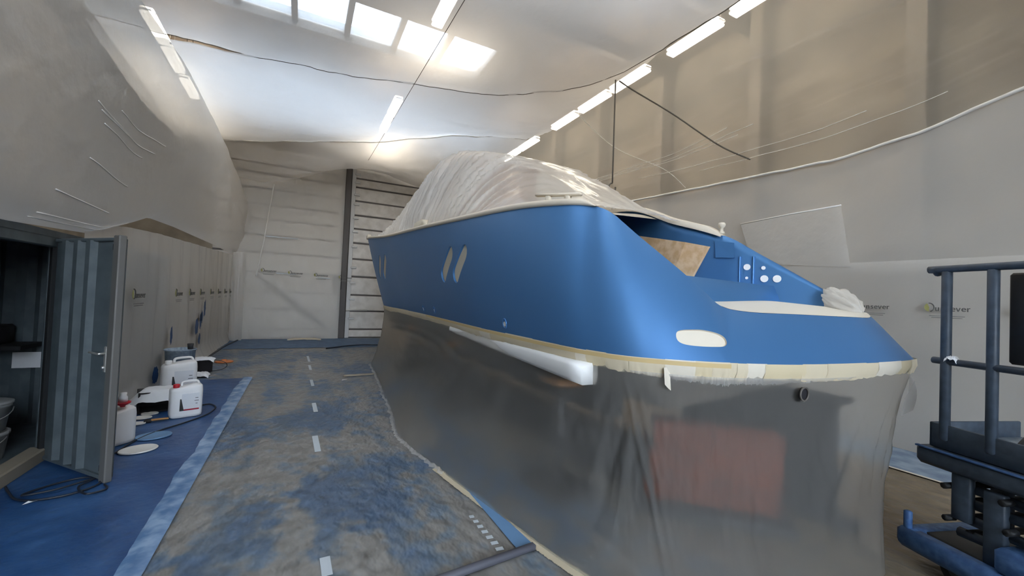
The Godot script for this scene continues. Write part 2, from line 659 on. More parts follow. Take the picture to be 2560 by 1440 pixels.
func cord_on(o: Node, called: String, pts: Array, r: float, m: Material) -> void:
	var st := begin()
	tube(st, pts, r, 6)
	fin(called, st, m, o)

func build_films() -> void:
	# near ceiling sheet
	var rows := []
	for j in 61:
		var v := j / 60.0
		var row := PackedVector3Array()
		for i in 81:
			var x := lerpf(-3.2, 4.92, i / 80.0)
			var z := lerpf(4.5, soft_table(SEAM1, x), v)
			var e := sin(PI * i / 80.0)
			var y := 5.75 + 0.18 * (1.0 - e) * (1.0 if x < 0 else 0.0) - 0.16 * e * sin(PI * clampf(v, 0, 1)) + 0.05 * n2(x * 0.5, z * 0.5)
			y += 0.02 * n2(x * 2.5 + 9.0, z * 1.2)
			row.append(Vector3(x, y, z))
		rows.append(row)
	var o := sheet(rows, M.film_ceiling, "plastic_sheet", "broad clear film hung as a ceiling between the skylight and the rope seam", true)
	var pts := []
	for i in range(0, 81): pts.append(rows[60][i] + Vector3(0, -0.012, 0))
	cord_on(o, "seam_cord", pts, 0.006, M.rope_grey)
	pts = []
	for j in range(10, 61): pts.append(rows[j][80] + Vector3(0, -0.012, 0))
	cord_on(o, "seam_cord", pts, 0.007, M.rope_grey)
	# second ceiling sheet
	rows = []
	for j in 41:
		var v := j / 40.0
		var row := PackedVector3Array()
		for i in 81:
			var x := lerpf(-3.2, 4.95, i / 80.0)
			var z := lerpf(soft_table(SEAM1, x) + 0.05, soft_table(SEAM2, x), v)
			var y := 5.76 - 0.22 * sin(PI * v) + 0.05 * n2(x * 0.7 + 40.0, z * 0.7)
			y += 0.03 * n2(x * 1.2 + 9.0, z * 4.0) * sin(PI * v)
			row.append(Vector3(x, y, z))
		rows.append(row)
	o = sheet(rows, M.film_ceiling, "plastic_sheet", "wrinkled ceiling film hung beyond the skylight, between two cord seams", true)
	pts = []
	for i in range(4, 70): pts.append(rows[40][i] + Vector3(0, -0.012, 0))
	cord_on(o, "seam_cord", pts, 0.016, M.seam)
	# third ceiling sheet, down to the big door
	rows = []
	for j in 31:
		var v := j / 30.0
		var row := PackedVector3Array()
		for i in 81:
			var x := lerpf(-3.2, 4.95, i / 80.0)
			var z := lerpf(soft_table(SEAM2, x) + 0.04, -15.68, v)
			var y := lerpf(5.77, soft_table(DOOR_EDGE, x), v) - 0.30 * sin(PI * v) + 0.06 * n2(x * 0.8 + 80.0, z * 0.8)
			y += 0.03 * n2(x * 6.0, z * 1.5 + 5.0) * sin(PI * v)
			row.append(Vector3(x, y, z))
		rows.append(row)
	sheet(rows, M.film_ceiling, "plastic_sheet", "sagging ceiling film that ends over the tall panelled door", true)
	# film slope on the starboard side
	rows = []
	for j in 91:
		var v := j / 90.0
		var row := PackedVector3Array()
		for i in 121:
			var z := lerpf(3.5, -15.7, i / 120.0)
			var x := lerpf(4.93, 6.84, v)
			var y := lerpf(5.76, wall_line(z), v) - 0.18 * sin(PI * v)
			y += 0.06 * n2(x * 0.8 + 20.0, z * 0.5) * sin(PI * v) + 0.02 * sin(PI * v) * n2(x * 7.0, z * 0.5)
			# a long taut fold running up towards the hall's near end
			var fx := 5.55 + (z + 2.8) * 0.10
			y += 0.07 * exp(-pow((x - fx) / 0.05, 2.0)) * smoothstep(-4.6, -3.4, z)
			row.append(Vector3(x, y, z))
		rows.append(row)
	o = sheet(rows, M.film_side, "plastic_sheet", "grey film sloping from the lamp row down to the printed wall film")
	pts = []
	for i in 121: pts.append(rows[90][i] + Vector3(-0.02, 0.012 * n2(i * 0.8, 3.0), 0))
	cord_on(o, "seam_roll", pts, 0.022, M.seam)
	for f in [[0.55, -9.0, -4.3, 0.06], [0.58, -8.7, -3.9, 0.05], [0.62, -8.4, -4.2, 0.03], [0.74, -6.6, -2.6, 0.02], [0.82, -5.2, -1.9, 0.0]]:
		pts = []
		for k in 25:
			var z := lerpf(f[1], f[2], k / 24.0)
			pts.append(on_grid(rows, (3.5 - z) / 19.2, f[0] + f[3] * sin(PI * k / 24.0)) + Vector3(-0.004, -0.004, 0))
		cord_on(o, "crease", pts, 0.0045, M.seam)
	# upper wall film on the starboard side
	rows = []
	for j in 15:
		var v := j / 14.0
		var row := PackedVector3Array()
		for i in 101:
			var z := lerpf(3.5, -15.7, i / 100.0)
			row.append(Vector3(6.85 + 0.05 * n2(z * 0.7, v * 2.0 + 7.0), lerpf(wall_line(z), 2.25, v), z))
		rows.append(row)
	sheet(rows, M.film_wall, "plastic_sheet", "upper wall film between the sloping seam and the printed lower film", true)
	rows = []
	for j in 15:
		var v := j / 14.0
		var row := PackedVector3Array()
		for i in 101:
			var z := lerpf(3.5, -15.7, i / 100.0)
			row.append(Vector3(6.80 + 0.04 * n2(z * 0.9, v * 2.0 + 17.0), lerpf(2.38, 0.004, v), z))
		rows.append(row)
	o = sheet(rows, M.film_wall, "plastic_sheet", "lower wall film with a printed maker's mark behind the scissor lift", true)
	var z := -1.19
	for k in 9:
		print_mark(o, Vector3(6.735, 1.78, z), Basis(Vector3.UP, -PI / 2), 1.0)
		z -= 0.72
	# rectangle patch
	rows = []
	for j in 9:
		var v := j / 8.0
		var row := PackedVector3Array()
		for i in 13:
			var u := i / 12.0
			row.append(Vector3(6.765 + 0.015 * n2(u * 3.0, v * 3.0), lerpf(lerpf(3.21, 3.15, u), lerpf(2.32, 2.45, u), v), lerpf(lerpf(-3.05, -4.55, u), lerpf(-2.92, -4.32, u), v)))
		rows.append(row)
	o = sheet(rows, M.film_ceiling, "plastic_sheet", "square patch of film taped over the upper wall film", true)
	cord_on(o, "taped_edge", [rows[0][0], rows[0][6] + Vector3(0, 0.01, 0), rows[0][12]], 0.012, M.seam)
	# side film bulging above the container
	var prof := [Vector2(-2.04, 0.0), Vector2(-1.84, 0.06), Vector2(-1.68, 0.28), Vector2(-1.58, 0.50), Vector2(-1.70, 0.78), Vector2(-2.0, 1.0), Vector2(-2.5, 1.13), Vector2(-3.2, 1.17)]
	rows = []
	for j in 57:
		var v := j / 56.0 * 7.0
		var k := mini(int(v), 6)
		var t := v - k
		var p: Vector2 = prof[k].cubic_interpolate(prof[k + 1], prof[maxi(k - 1, 0)], prof[mini(k + 2, 7)], t)
		var row := PackedVector3Array()
		for i in 101:
			var zz := lerpf(2.5, -15.6, i / 100.0)
			var yb := table([[-16.3, 2.70], [-13.0, 2.72], [-9.0, 2.68], [-7.7, 2.64], [-6.9, 2.43], [-5.9, 2.19], [-4.6, 2.13], [3.0, 2.05]], zz)
			var yc := table([[-15.6, 4.75], [-14.5, 5.0], [-12.1, 5.42], [-8.6, 5.5], [-6.5, 5.25], [0.0, 5.2]], zz)
			var bulge := p.x + 2.04
			var endz := smoothstep(-15.6, -14.6, zz)
			var x := -2.04 + bulge * (0.75 + 0.25 * endz)
			x += (0.10 * n2(zz * 0.35, p.y * 2.0) + 0.02 * n2(zz * 0.9, p.y * 14.0)) * sin(PI * clampf(p.y, 0, 1))
			row.append(Vector3(x, yb + (yc - yb) * p.y, zz))
		rows.append(row)
	o = sheet(rows, M.film_ceiling, "plastic_sheet", "big film bulging out above the container and the printed side film", true)
	for f in [[0.33, -4.9, -6.4], [0.34, -4.8, -5.6], [0.31, -5.0, -6.1], [0.17, -4.6, -5.7], [0.10, -4.6, -6.6], [0.07, -4.6, -6.2], [0.24, -4.9, -5.9], [0.36, -5.3, -6.6]]:
		pts = []
		for k in 17:
			var zz := lerpf(f[1], f[2], k / 16.0)
			pts.append(on_grid(rows, (2.5 - zz) / 18.1, f[0] - 0.016 * k / 16.0) + Vector3(0.002, 0, 0))
		cord_on(o, "crease", pts, 0.006, M.seam)
	# side wall film with prints and paint splashes
	rows = []
	for j in 21:
		var v := j / 20.0
		var row := PackedVector3Array()
		for i in 121:
			var zz := lerpf(-5.75, -15.9, i / 120.0)
			var top := table([[-16.3, 2.70], [-8.2, 2.46], [-6.85, 2.39], [-5.7, 2.28]], zz)
			var x := -2.0 + 0.035 * n2(zz * 1.6, v * 0.8 + 3.0) + 0.012 * n2(zz * 5.0, v + 30.0)
			x += 0.10 * smoothstep(0.9, 1.0, v)
			row.append(Vector3(x, lerpf(top, 0.004, v), zz))
		rows.append(row)
	o = sheet(rows, M.film_wall, "plastic_sheet", "side wall film with printed marks and blue paint splashes behind the canisters")
	for zz in [-7.25, -9.27, -10.25, -11.2, -12.3, -13.3, -14.3, -15.2]:
		print_mark(o, Vector3(-1.945, 1.52, zz), Basis(Vector3.UP, PI / 2), 1.3)
	var si := 0
	for s in [[0.80, -8.85, 0.30, 0.14], [1.16, -11.45, 0.36, 0.22], [0.80, -10.75, 0.34, 0.30], [0.52, -11.05, 0.26, 0.22], [0.92, -11.1, 0.36, 0.20], [0.28, -8.1, 0.26, 0.30], [0.98, -11.2, 0.30, 0.2]]:
		splash(o, Vector3(-1.94, s[0], s[1]), s[2], s[3], si)
		si += 1
	# far film before the tall door
	rows = []
	for j in 31:
		var v := j / 30.0
		var row := PackedVector3Array()
		for i in 41:
			var x := lerpf(-2.0, 1.2, i / 40.0)
			row.append(Vector3(x, lerpf(soft_table(DOOR_EDGE, x) + 0.03, 0.004, v), -15.62 + 0.03 * n2(x * 2.0, v * 5.0 + 50.0) + 0.08 * smoothstep(0.12, 0.0, v)))
		rows.append(row)
	o = sheet(rows, M.film_wall, "plastic_sheet", "film hung before the tall door, left of its steel post", true)
	for k in 4:
		print_mark(o, Vector3(-0.95 + 0.78 * k, 2.24 - 0.03 * k, -15.55), Basis.IDENTITY, 1.15)
	cord_on(o, "fold_edge", smooth([Vector3(-0.98, 5.1, -15.56), Vector3(-1.18, 3.24, -15.55), Vector3(-1.34, 2.05, -15.56)], 6), 0.02, M.seam)
	for b in [[-1.18, -0.2, 3.37], [-0.79, -0.2, 2.18], [0.45, 0.85, 2.10]]:
		var st := begin(true)
		box(st, Vector3((b[0] + b[1]) / 2, b[2], -15.565), Vector3(b[1] - b[0], 0.035, 0.006))
		fin("tape_strip", st, M.tape_white, o, true)
	# loose fold of film in the far corner
	rows = []
	for j in 21:
		var v := j / 20.0
		var row := PackedVector3Array()
		for i in 13:
			var u := i / 12.0
			row.append(Vector3(lerpf(-1.96, -1.62, u) + 0.02 * n2(u * 3.0, v * 3.0), lerpf(2.75, 0.005, v), -15.3 + 0.14 * sin(PI * u) + 0.05 * n2(u * 4.0, v * 2.0 + 3.0)))
		rows.append(row)
	sheet(rows, M.film_cover, "plastic_sheet", "narrow strip of bluish film hanging in the far corner by the door", true)

func wall_line(z: float) -> float:
	return table([[-15.7, 4.3], [-7.4, 4.1], [-5.4, 4.0], [-3.1, 3.9], [-2.2, 4.0], [-1.4, 4.2], [3.5, 4.6]], z)

func print_mark(parent: Node, at: Vector3, b: Basis, k: float) -> void:
	# the maker's mark printed on the film: a round sign with a dark arc, a name and two small lines
	var xf := Transform3D(b, at)
	var mk := Node3D.new()
	mk.name = "printed_mark"
	parent.add_child(mk, true)
	mk.transform = xf
	var st := begin()
	var arc := []
	for i in 13:
		var t := lerpf(-1.3, 1.7, i / 12.0)
		arc.append(Vector3(-0.19 + 0.042 * cos(t), 0.015 + 0.05 * sin(t), 0) * k)
	tube(st, arc, 0.006 * k, 5)
	fin("dark_arc", st, M.print_dark, mk)
	st = begin(true)
	var wedge := PackedVector2Array([Vector2(-0.19, 0.015) * k])
	for i in 9:
		var t := lerpf(2.0, 4.6, i / 8.0)
		wedge.append(Vector2(-0.19 + 0.045 * cos(t), 0.015 + 0.05 * sin(t)) * k)
	prism(st, wedge, 0.003, Transform3D.IDENTITY)
	fin("pale_wedge", st, M.print_yellow, mk, true)
	var f := SystemFont.new()
	f.font_names = PackedStringArray(["Droid Sans"])
	f.font_weight = 700
	var tm := TextMesh.new()
	tm.text = "unsever"
	tm.font = f
	tm.font_size = 16
	tm.pixel_size = 0.0048 * k
	tm.depth = 0.003
	tm.curve_step = 2.0
	var o := put("name_print", tm, M.print_dark, mk)
	o.position = Vector3(0.005, 0.0, 0) * k
	for yy in [-0.085, -0.105]:
		st = begin(true)
		box(st, Vector3(-0.04, yy, 0) * k, Vector3(0.30 if yy > -0.09 else 0.26, 0.007, 0.003) * k)
		fin("small_print", st, M.print_faint, mk, true)

func splash(parent: Node, at: Vector3, h: float, w: float, sd: int) -> void:
	var st := begin()
	var q := []
	for k in 24:
		var t := TAU * k / 24.0
		var r := 1.0 + 0.45 * n2(cos(t) * 1.3 + sd * 7.0, sin(t) * 1.3)
		q.append(at + Vector3(0, sin(t) * h * 0.5 * r, cos(t) * w * 0.5 * r))
	for k in 24: tri(st, at, q[(k + 1) % 24], q[k])
	fin("paint_splash", st, M.paint_blue, parent)

# ------------------------------------------------------------------ floor things
func build_floor_things() -> void:
	# blue masking sheet beside the container
	var m := mat("floor_sheet_blue", Color.WHITE, 0.42)
	worn(m, c8(30, 66, 112), c8(50, 86, 132), 0.006, 0.5, 51)
	relief(m, noise_tex(0.02, 52, 512), 0.6, Vector3.ONE * 0.5)
	var rows := []
	for j in 81:
		var z := lerpf(-1.0, -9.0, j / 80.0)
		var row := PackedVector3Array()
		for i in 13:
			var x := lerpf(-2.06, -0.80, i / 12.0)
			row.append(Vector3(x, 0.006 + 0.006 * absf(n2(x * 3.0, z * 2.0)), z))
		rows.append(row)
	var st := begin()
	grid(st, rows, true)
	var o := fin("floor_sheet", st, m)
	tag(o, "blue masking sheet on the floor along the container and the canisters", "floor sheet")
	rows = []
	var mt := mat("edge_tape", Color.WHITE, 0.25)
	worn(mt, c8(84, 118, 158), c8(140, 166, 196), 0.015, 0.6, 53)
	for j in 121:
		var z := lerpf(-1.0, -9.0, j / 120.0)
		var row := PackedVector3Array()
		var w := 0.10 + 0.04 * n2(z * 1.4, 1.0)
		for i in 5:
			var x := lerpf(-0.80 - w, -0.74, i / 4.0)
			row.append(Vector3(x, 0.016 + 0.008 * sin(PI * i / 4.0) + 0.006 * n2(x * 20.0, z * 4.0), z))
		rows.append(row)
	st = begin()
	grid(st, rows, true)
	fin("taped_edge", st, mt, o)
	# the same sheet under the far film and by the right wall
	rows = []
	for j in 61:
		var z := lerpf(1.0, -15.5, j / 60.0)
		rows.append(PackedVector3Array([Vector3(5.86, 0.008, z), Vector3(6.3, 0.012 + 0.006 * n2(z, 4.0), z), Vector3(6.78, 0.01, z)]))
	st = begin()
	grid(st, rows, true)
	var mg := mat("floor_sheet_grey", Color.WHITE, 0.4)
	worn(mg, c8(96, 116, 140), c8(140, 156, 172), 0.01, 0.6, 54)
	o = fin("floor_sheet", st, mg)
	tag(o, "grey-blue masking sheet along the foot of the printed wall film", "floor sheet")
	pts_strip(o, "taped_edge", [Vector3(5.85, 0.016, 1.0), Vector3(5.85, 0.016, -15.5)], 0.05, M.tape_pale)
	st = begin()
	rows = []
	for j in 31:
		var z := lerpf(-13.2, -15.6, j / 30.0)
		var row := PackedVector3Array()
		for i in 21:
			var x := lerpf(-1.95, 3.2, i / 20.0)
			row.append(Vector3(x, 0.008 + 0.006 * absf(n2(x * 2.0, z * 2.0)), z))
		rows.append(row)
	grid(st, rows, true)
	var md := mat("floor_sheet_deep", Color.WHITE, 0.45)
	worn(md, c8(44, 76, 112), c8(66, 100, 134), 0.01, 0.6, 55)
	o = fin("floor_sheet", st, md)
	tag(o, "dark blue masking sheet on the floor before the tall door", "floor sheet")
	pts_strip(o, "taped_edge", [Vector3(-1.5, 0.02, -15.5), Vector3(1.1, 0.02, -15.5)], 0.05, M.tape_white)
	# white lane dashes taped down the middle
	var di := 0
	for d in [[0.213, -2.67, -2.86, 0.06], [0.222, -4.75, -5.27, 0.06], [0.245, -6.3, -6.8, 0.055], [0.243, -8.0, -8.55, 0.05], [0.235, -9.6, -10.2, 0.05], [0.22, -10.7, -11.6, 0.05]]:
		o = tape_piece(Vector3(d[0], 0.004, (d[1] + d[2]) / 2), Vector3(d[3], 0.002, absf(d[1] - d[2])), M.tape_white, 0.03)
		tag(o, "%s white tape dash in the floor lane counted from the grey bar" % COUNTED[di], "tape", "tape dashes down the floor lane")
		di += 1
	for k in 8:
		o = tape_piece(Vector3(1.245 + 0.004 * k, 0.004, -2.95 + 0.075 * k), Vector3(0.035 + 0.003 * k, 0.002, 0.035), M.tape_white, -0.1)
		tag(o, "%s white tape square counted from the grey bar in the dotted line" % COUNTED[7 - k], "tape", "dotted tape line beside the skirt")
	# bar lying across the lane's near end
	st = begin()
	box(st, Vector3.ZERO, Vector3(0.80, 0.045, 0.05), 0.012, Transform3D(Basis(Vector3.UP, 0.09), Vector3(1.09, 0.024, -2.37)))
	o = fin("floor_bar", st, M.pipe_grey, null, true)
	tag(o, "dark grey bar lying on the floor against the skirt hem", "bar")
	st = begin()
	box(st, Vector3.ZERO, Vector3(0.62, 0.03, 0.07), 0.006, Transform3D(Basis(Vector3.UP, 0.12), Vector3(1.12, 0.02, -8.75)))
	o = fin("timber_batten", st, M.sill_beige, null, true)
	tag(o, "short pale timber batten on the floor at the skirt's far hem", "batten")
	# pale litter bits
	for b in [[-1.77, -4.36, 0.07], [0.74, -8.3, 0.10]]:
		st = begin(true)
		face(st, [Vector3(b[0], 0.012, b[1]), Vector3(b[0] + b[2], 0.02, b[1] - 0.03), Vector3(b[0] + b[2] * 1.1, 0.016, b[1] - 0.07), Vector3(b[0] + 0.02, 0.022, b[1] - 0.05)], Vector3.UP)
		o = fin("paper_scrap", st, M.white_paper, null, true)
		tag(o, "scrap of white paper by the coiled cord" if b[0] < 0 else "white paper scrap on the lane by the skirt's far hem", "paper scrap")

func tape_piece(at: Vector3, size: Vector3, m: Material, turn: float) -> MeshInstance3D:
	var st := begin(true)
	box(st, Vector3.ZERO, size)
	var o := fin("tape_dash", st, m, null, true)
	o.position = at
	o.rotation.y = turn
	return o

func pts_strip(parent: Node, called: String, pts: Array, w: float, m: Material) -> MeshInstance3D:
	# flat strip on the floor along a line, with a wavering edge
	var p := smooth(pts, 12)
	var a := PackedVector3Array()
	var b := PackedVector3Array()
	for i in p.size():
		var d: Vector3 = (p[mini(i + 1, p.size() - 1)] - p[maxi(i - 1, 0)]).normalized()
		var s := d.cross(Vector3.UP).normalized() * w * 0.5
		var k := 1.0 + 0.3 * n2(i * 0.7, w * 50.0)
		a.append(p[i] - s * k)
		b.append(p[i] + s * k)
	var st := begin()
	grid(st, [a, b])
	return fin(called, st, m, parent)

# ------------------------------------------------------------------ the boat
# stations round the hull from the stem down the port side, round the stern and back: top x y z, foot x z, bulge
const COLS := [
	[2.95, 3.30, -14.6, 2.95, -13.6, 0.0],
	[2.15, 3.20, -13.3, 2.4, -12.5, -0.02],
	[1.50, 3.094, -11.462, 1.877, -10.772, 0.02],
	[1.50, 2.84, -8.7, 1.86, -8.05, 0.04],
	[1.55, 2.689, -6.296, 1.796, -5.752, 0.05],
	[1.60, 2.574, -4.527, 1.714, -4.291, 0.06],
	[1.70, 2.514, -3.387, 1.697, -3.439, 0.06],
	[1.82, 2.462, -2.766, 1.71, -2.524, 0.06],
	[1.93, 2.430, -2.53, 1.75, -2.201, 0.06],
	[1.991, 2.361, -2.357, 1.822, -1.973, 0.06],
	[2.146, 2.176, -2.204, 1.937, -1.82, 0.05],
	[2.332, 1.941, -2.003, 2.08, -1.69, 0.03],
	[2.461, 1.800, -1.906, 2.219, -1.595, 0.025],
	[2.56, 1.702, -1.843, 2.335, -1.545, 0.02],
	[2.718, 1.669, -1.756, 2.50, -1.482, 0.02],
	[3.089, 1.665, -1.622, 2.90, -1.385, 0.02],
	[3.567, 1.661, -1.524, 3.45, -1.333, 0.02],
	[3.93, 1.665, -1.56, 3.90, -1.335, 0.02],
	[4.186, 1.729, -1.733, 4.18, -1.38, 0.0],
	[4.143, 1.85, -1.92, 4.28, -1.6, 0.02],
	[3.91, 2.22, -2.423, 4.28, -2.1, 0.03],
	[3.793, 2.414, -2.703, 4.22, -2.7, 0.04],
	[3.70, 2.60, -3.2, 4.18, -3.4, 0.05],
	[3.80, 2.92, -4.2, 4.18, -4.3, 0.05],
	[4.15, 2.92, -6.3, 4.12, -5.8, 0.05],
	[4.40, 2.96, -8.7, 4.04, -8.05, 0.04],
	[4.40, 3.094, -11.462, 4.02, -10.772, 0.02],
	[3.75, 3.20, -13.3, 3.5, -12.5, -0.02],
	[2.95, 3.30, -14.6, 2.95, -13.6, 0.0]]
const WL := 1.35

func station(u: float) -> Array:
	var n := COLS.size()
	var i := clampi(int(floor(u)), 0, n - 2)
	var t := u - i
	var a: Array = COLS[maxi(i - 1, 0)]
	var b: Array = COLS[i]
	var c: Array = COLS[i + 1]
	var d: Array = COLS[mini(i + 2, n - 1)]
	var r := []
	for k in 6:
		r.append(0.5 * ((2.0 * b[k]) + (c[k] - a[k]) * t + (2.0 * a[k] - 5.0 * b[k] + 4.0 * c[k] - d[k]) * t * t + (3.0 * b[k] - 3.0 * c[k] + d[k] - a[k]) * t * t * t))
	return r

func hull_top(u: float) -> Vector3:
	var s := station(u)
	return Vector3(s[0], s[1], s[2])

func hull_foot(u: float) -> Vector3:
	var s := station(u)
	return Vector3(s[3], WL, s[4])

func hull_out(u: float) -> Vector3:
	var t := hull_foot(minf(u + 0.05, COLS.size() - 1)) - hull_foot(maxf(u - 0.05, 0.0))
	return Vector3(-t.z, 0, t.x).normalized()

func hull_at(u: float, v: float) -> Vector3:
	var s := station(u)
	var t := Vector3(s[0], s[1], s[2])
	var w := Vector3(s[3], WL, s[4])
	var m: Vector3 = (t + w) * 0.5 + hull_out(u) * s[5] * 2.0
	return t * (1 - v) * (1 - v) + m * 2.0 * v * (1 - v) + w * v * v

func hull_normal(u: float, v: float) -> Vector3:
	var du := hull_at(u + 0.02, v) - hull_at(u - 0.02, v)
	var dv := hull_at(u, minf(v + 0.01, 1.0)) - hull_at(u, maxf(v - 0.01, 0.0))
	return dv.cross(du).normalized()

func slot_outline(ua: float, va: float, ub: float, vb: float, r: float) -> PackedVector2Array:
	# a round-ended slot between two places on the hull, in hull coordinates
	var um := (ua + ub) / 2
	var vm := (va + vb) / 2
	var pu := (hull_at(um + 0.05, vm) - hull_at(um - 0.05, vm)) / 0.1
	var pv := (hull_at(um, vm + 0.05) - hull_at(um, vm - 0.05)) / 0.1
	var mid := hull_at(um, vm)
	var a := hull_at(ua, va) - mid
	var b := hull_at(ub, vb) - mid
	var d := (b - a).normalized()
	var p := d.cross(pu.cross(pv)).normalized()
	var pts := []
	for k in 9:
		var t := PI * k / 8.0
		pts.append(a + (p * cos(t) - d * sin(t)) * r)
	for k in range(1, 16): pts.append(a.lerp(b, k / 16.0) - p * r)
	for k in 9:
		var t := PI * k / 8.0
		pts.append(b + (-p * cos(t) + d * sin(t)) * r)
	for k in range(1, 16): pts.append(b.lerp(a, k / 16.0) + p * r)
	var guu := pu.dot(pu)
	var guv := pu.dot(pv)
	var gvv := pv.dot(pv)
	var det := guu * gvv - guv * guv
	var out := PackedVector2Array()
	for q in pts:
		var qu: float = q.dot(pu)
		var qv: float = q.dot(pv)
		out.append(Vector2(um + (qu * gvv - qv * guv) / det, vm + (qv * guu - qu * guv) / det))
	return out

func build_boat() -> void:
	var boat := thing("motor_boat", "blue motor boat with cream rail masked for painting on stands", "boat", Vector3(2.95, 0, -7.0))
	var off := -boat.position
	var hull := begin()
	var hatch := PackedVector2Array()
	var hp := [Vector2(10.72, 0.715), Vector2(11.1, 0.655), Vector2(11.6, 0.606), Vector2(12.2, 0.585), Vector2(12.50, 0.61), Vector2(12.55, 0.68), Vector2(12.35, 0.74), Vector2(11.85, 0.782), Vector2(11.2, 0.815), Vector2(10.80, 0.82), Vector2(10.66, 0.785)]
	for i in hp.size():
		for k in 6:
			hatch.append(hp[i].cubic_interpolate(hp[(i + 1) % hp.size()], hp[(i + hp.size() - 1) % hp.size()], hp[(i + 2) % hp.size()], k / 6.0))
	# openings: rectangle in hull coordinates, outlines, depth, name, material
	var groups := [
		{"r": [2.1, 0.14, 3.05, 0.70], "o": [slot_outline(2.56, 0.31, 2.38, 0.53, 0.10), slot_outline(2.77, 0.30, 2.58, 0.53, 0.10)], "d": 0.014},
		{"r": [4.2, 0.14, 5.4, 0.70], "o": [slot_outline(4.77, 0.32, 4.52, 0.52, 0.10), slot_outline(5.10, 0.32, 4.86, 0.52, 0.10)], "d": 0.024},
		{"r": [10.5, 0.54, 12.75, 0.88], "o": [hatch], "d": 0.012},
	]
	var us := []
	var vs := []
	for k in range(0, 28 * 8 + 1): us.append(k / 8.0)
	for k in 27: vs.append(k / 26.0)
	for g in groups:
		for e in [g.r[0], g.r[2]]:
			if not us.has(e): us.append(e)
		for e in [g.r[1], g.r[3]]:
			if not vs.has(e): vs.append(e)
	us.sort()
	vs.sort()
	for i in us.size() - 1:
		for j in vs.size() - 1:
			var uc: float = (us[i] + us[i + 1]) / 2
			var vc: float = (vs[j] + vs[j + 1]) / 2
			var skip := false
			for g in groups:
				if uc > g.r[0] and uc < g.r[2] and vc > g.r[1] and vc < g.r[3]: skip = true
			if skip: continue
			var q := [[us[i], vs[j]], [us[i + 1], vs[j]], [us[i + 1], vs[j + 1]], [us[i], vs[j + 1]]]
			for k in [0, 1, 2, 0, 2, 3]:
				hull.set_normal(hull_normal(q[k][0], q[k][1]))
				hull.add_vertex(hull_at(q[k][0], q[k][1]) + off)
	for g in groups:
		var um: float = (g.r[0] + g.r[2]) / 2
		var vm: float = (g.r[1] + g.r[3]) / 2
		var sc := Vector2((hull_at(um + 0.05, vm) - hull_at(um - 0.05, vm)).length() / 0.1, (hull_at(um, vm + 0.05) - hull_at(um, vm - 0.05)).length() / 0.1)
		var pts := PackedVector2Array()
		var ul := us.filter(func(e): return e >= g.r[0] - 1e-6 and e <= g.r[2] + 1e-6)
		var vl := vs.filter(func(e): return e >= g.r[1] - 1e-6 and e <= g.r[3] + 1e-6)
		for a in ul.size():
			for b in vl.size():
				var p := Vector2(ul[a], vl[b])
				var near := false
				if a > 0 and b > 0 and a < ul.size() - 1 and b < vl.size() - 1:
					for o in g.o:
						if Geometry2D.is_point_in_polygon(p, o): near = true
						for w in o:
							if ((p - w) * sc).length() < 0.025: near = true
				if not near: pts.append(p * sc)
		for o in g.o:
			for w in o: pts.append(w * sc)
		var t := Geometry2D.triangulate_delaunay(pts)
		for k in range(0, t.size(), 3):
			var c := (pts[t[k]] + pts[t[k + 1]] + pts[t[k + 2]]) / 3.0 / sc
			var inside := false
			for o in g.o:
				if Geometry2D.is_point_in_polygon(c, o): inside = true
			if inside: continue
			var tr := [pts[t[k]] / sc, pts[t[k + 1]] / sc, pts[t[k + 2]] / sc]
			if (tr[1] - tr[0]).cross(tr[2] - tr[0]) < 0:
				var sw = tr[1]; tr[1] = tr[2]; tr[2] = sw
			for e in tr:
				hull.set_normal(hull_normal(e.x, e.y))
				hull.add_vertex(hull_at(e.x, e.y) + off)
	hull.index()
	var hm := hull.commit()
	hm.surface_set_material(0, M.hull_blue)
	var ho := MeshInstance3D.new()
	ho.name = "hull"
	ho.mesh = hm
	boat.add_child(ho, true)
	# recesses behind the openings
	for gi in groups.size():
		var g = groups[gi]
		for o in g.o:
			var rim := PackedVector3Array()
			var deep := PackedVector3Array()
			for k in o.size() + 1:
				var p: Vector2 = o[k % o.size()]
				var n := hull_normal(p.x, p.y)
				rim.append(hull_at(p.x, p.y) + off)
				deep.append(hull_at(p.x, p.y) - n * g.d + off)
			var part := Node3D.new()
			part.name = "side_hatch" if gi == 2 else "porthole"
			boat.add_child(part, true)
			var st := begin()
			grid(st, [rim, deep], true)
			fin("reveal", st, M.hull_blue if gi < 2 else M.rail_cream, part)
			st = begin()
			var mid := Vector3.ZERO
			for k in o.size(): mid += deep[k] / o.size()
			for k in o.size(): tri(st, mid, deep[k], deep[k + 1])
			fin("masking", st, M.masking_beige if gi < 2 else M.tape_pale, part)
	# drains
	for d in [[3.60, 0.92, 0.040], [3.93, 0.912, 0.036], [6.05, 0.905, 0.034]]:
		var p := hull_at(d[0], d[1]) + off
		var n := hull_normal(d[0], d[1])
		var part := Node3D.new()
		part.name = "drain"
		boat.add_child(part, true)
		var b := Basis.looking_at(-n, Vector3.UP)
		var st := begin()
		var ring := []
		for k in 17:
			var t := TAU * k / 16.0
			ring.append(p + b.x * cos(t) * d[2] + b.y * sin(t) * d[2] * 1.3 + n * 0.003)
		tube(st, ring, 0.006, 6, false)
		fin("ring", st, M.hull_blue, part)
		st = begin()
		disc(st, p + n * 0.004 - b.y * 0.006, n, d[2] * 0.7)
		fin("plug", st, M.can_white, part)
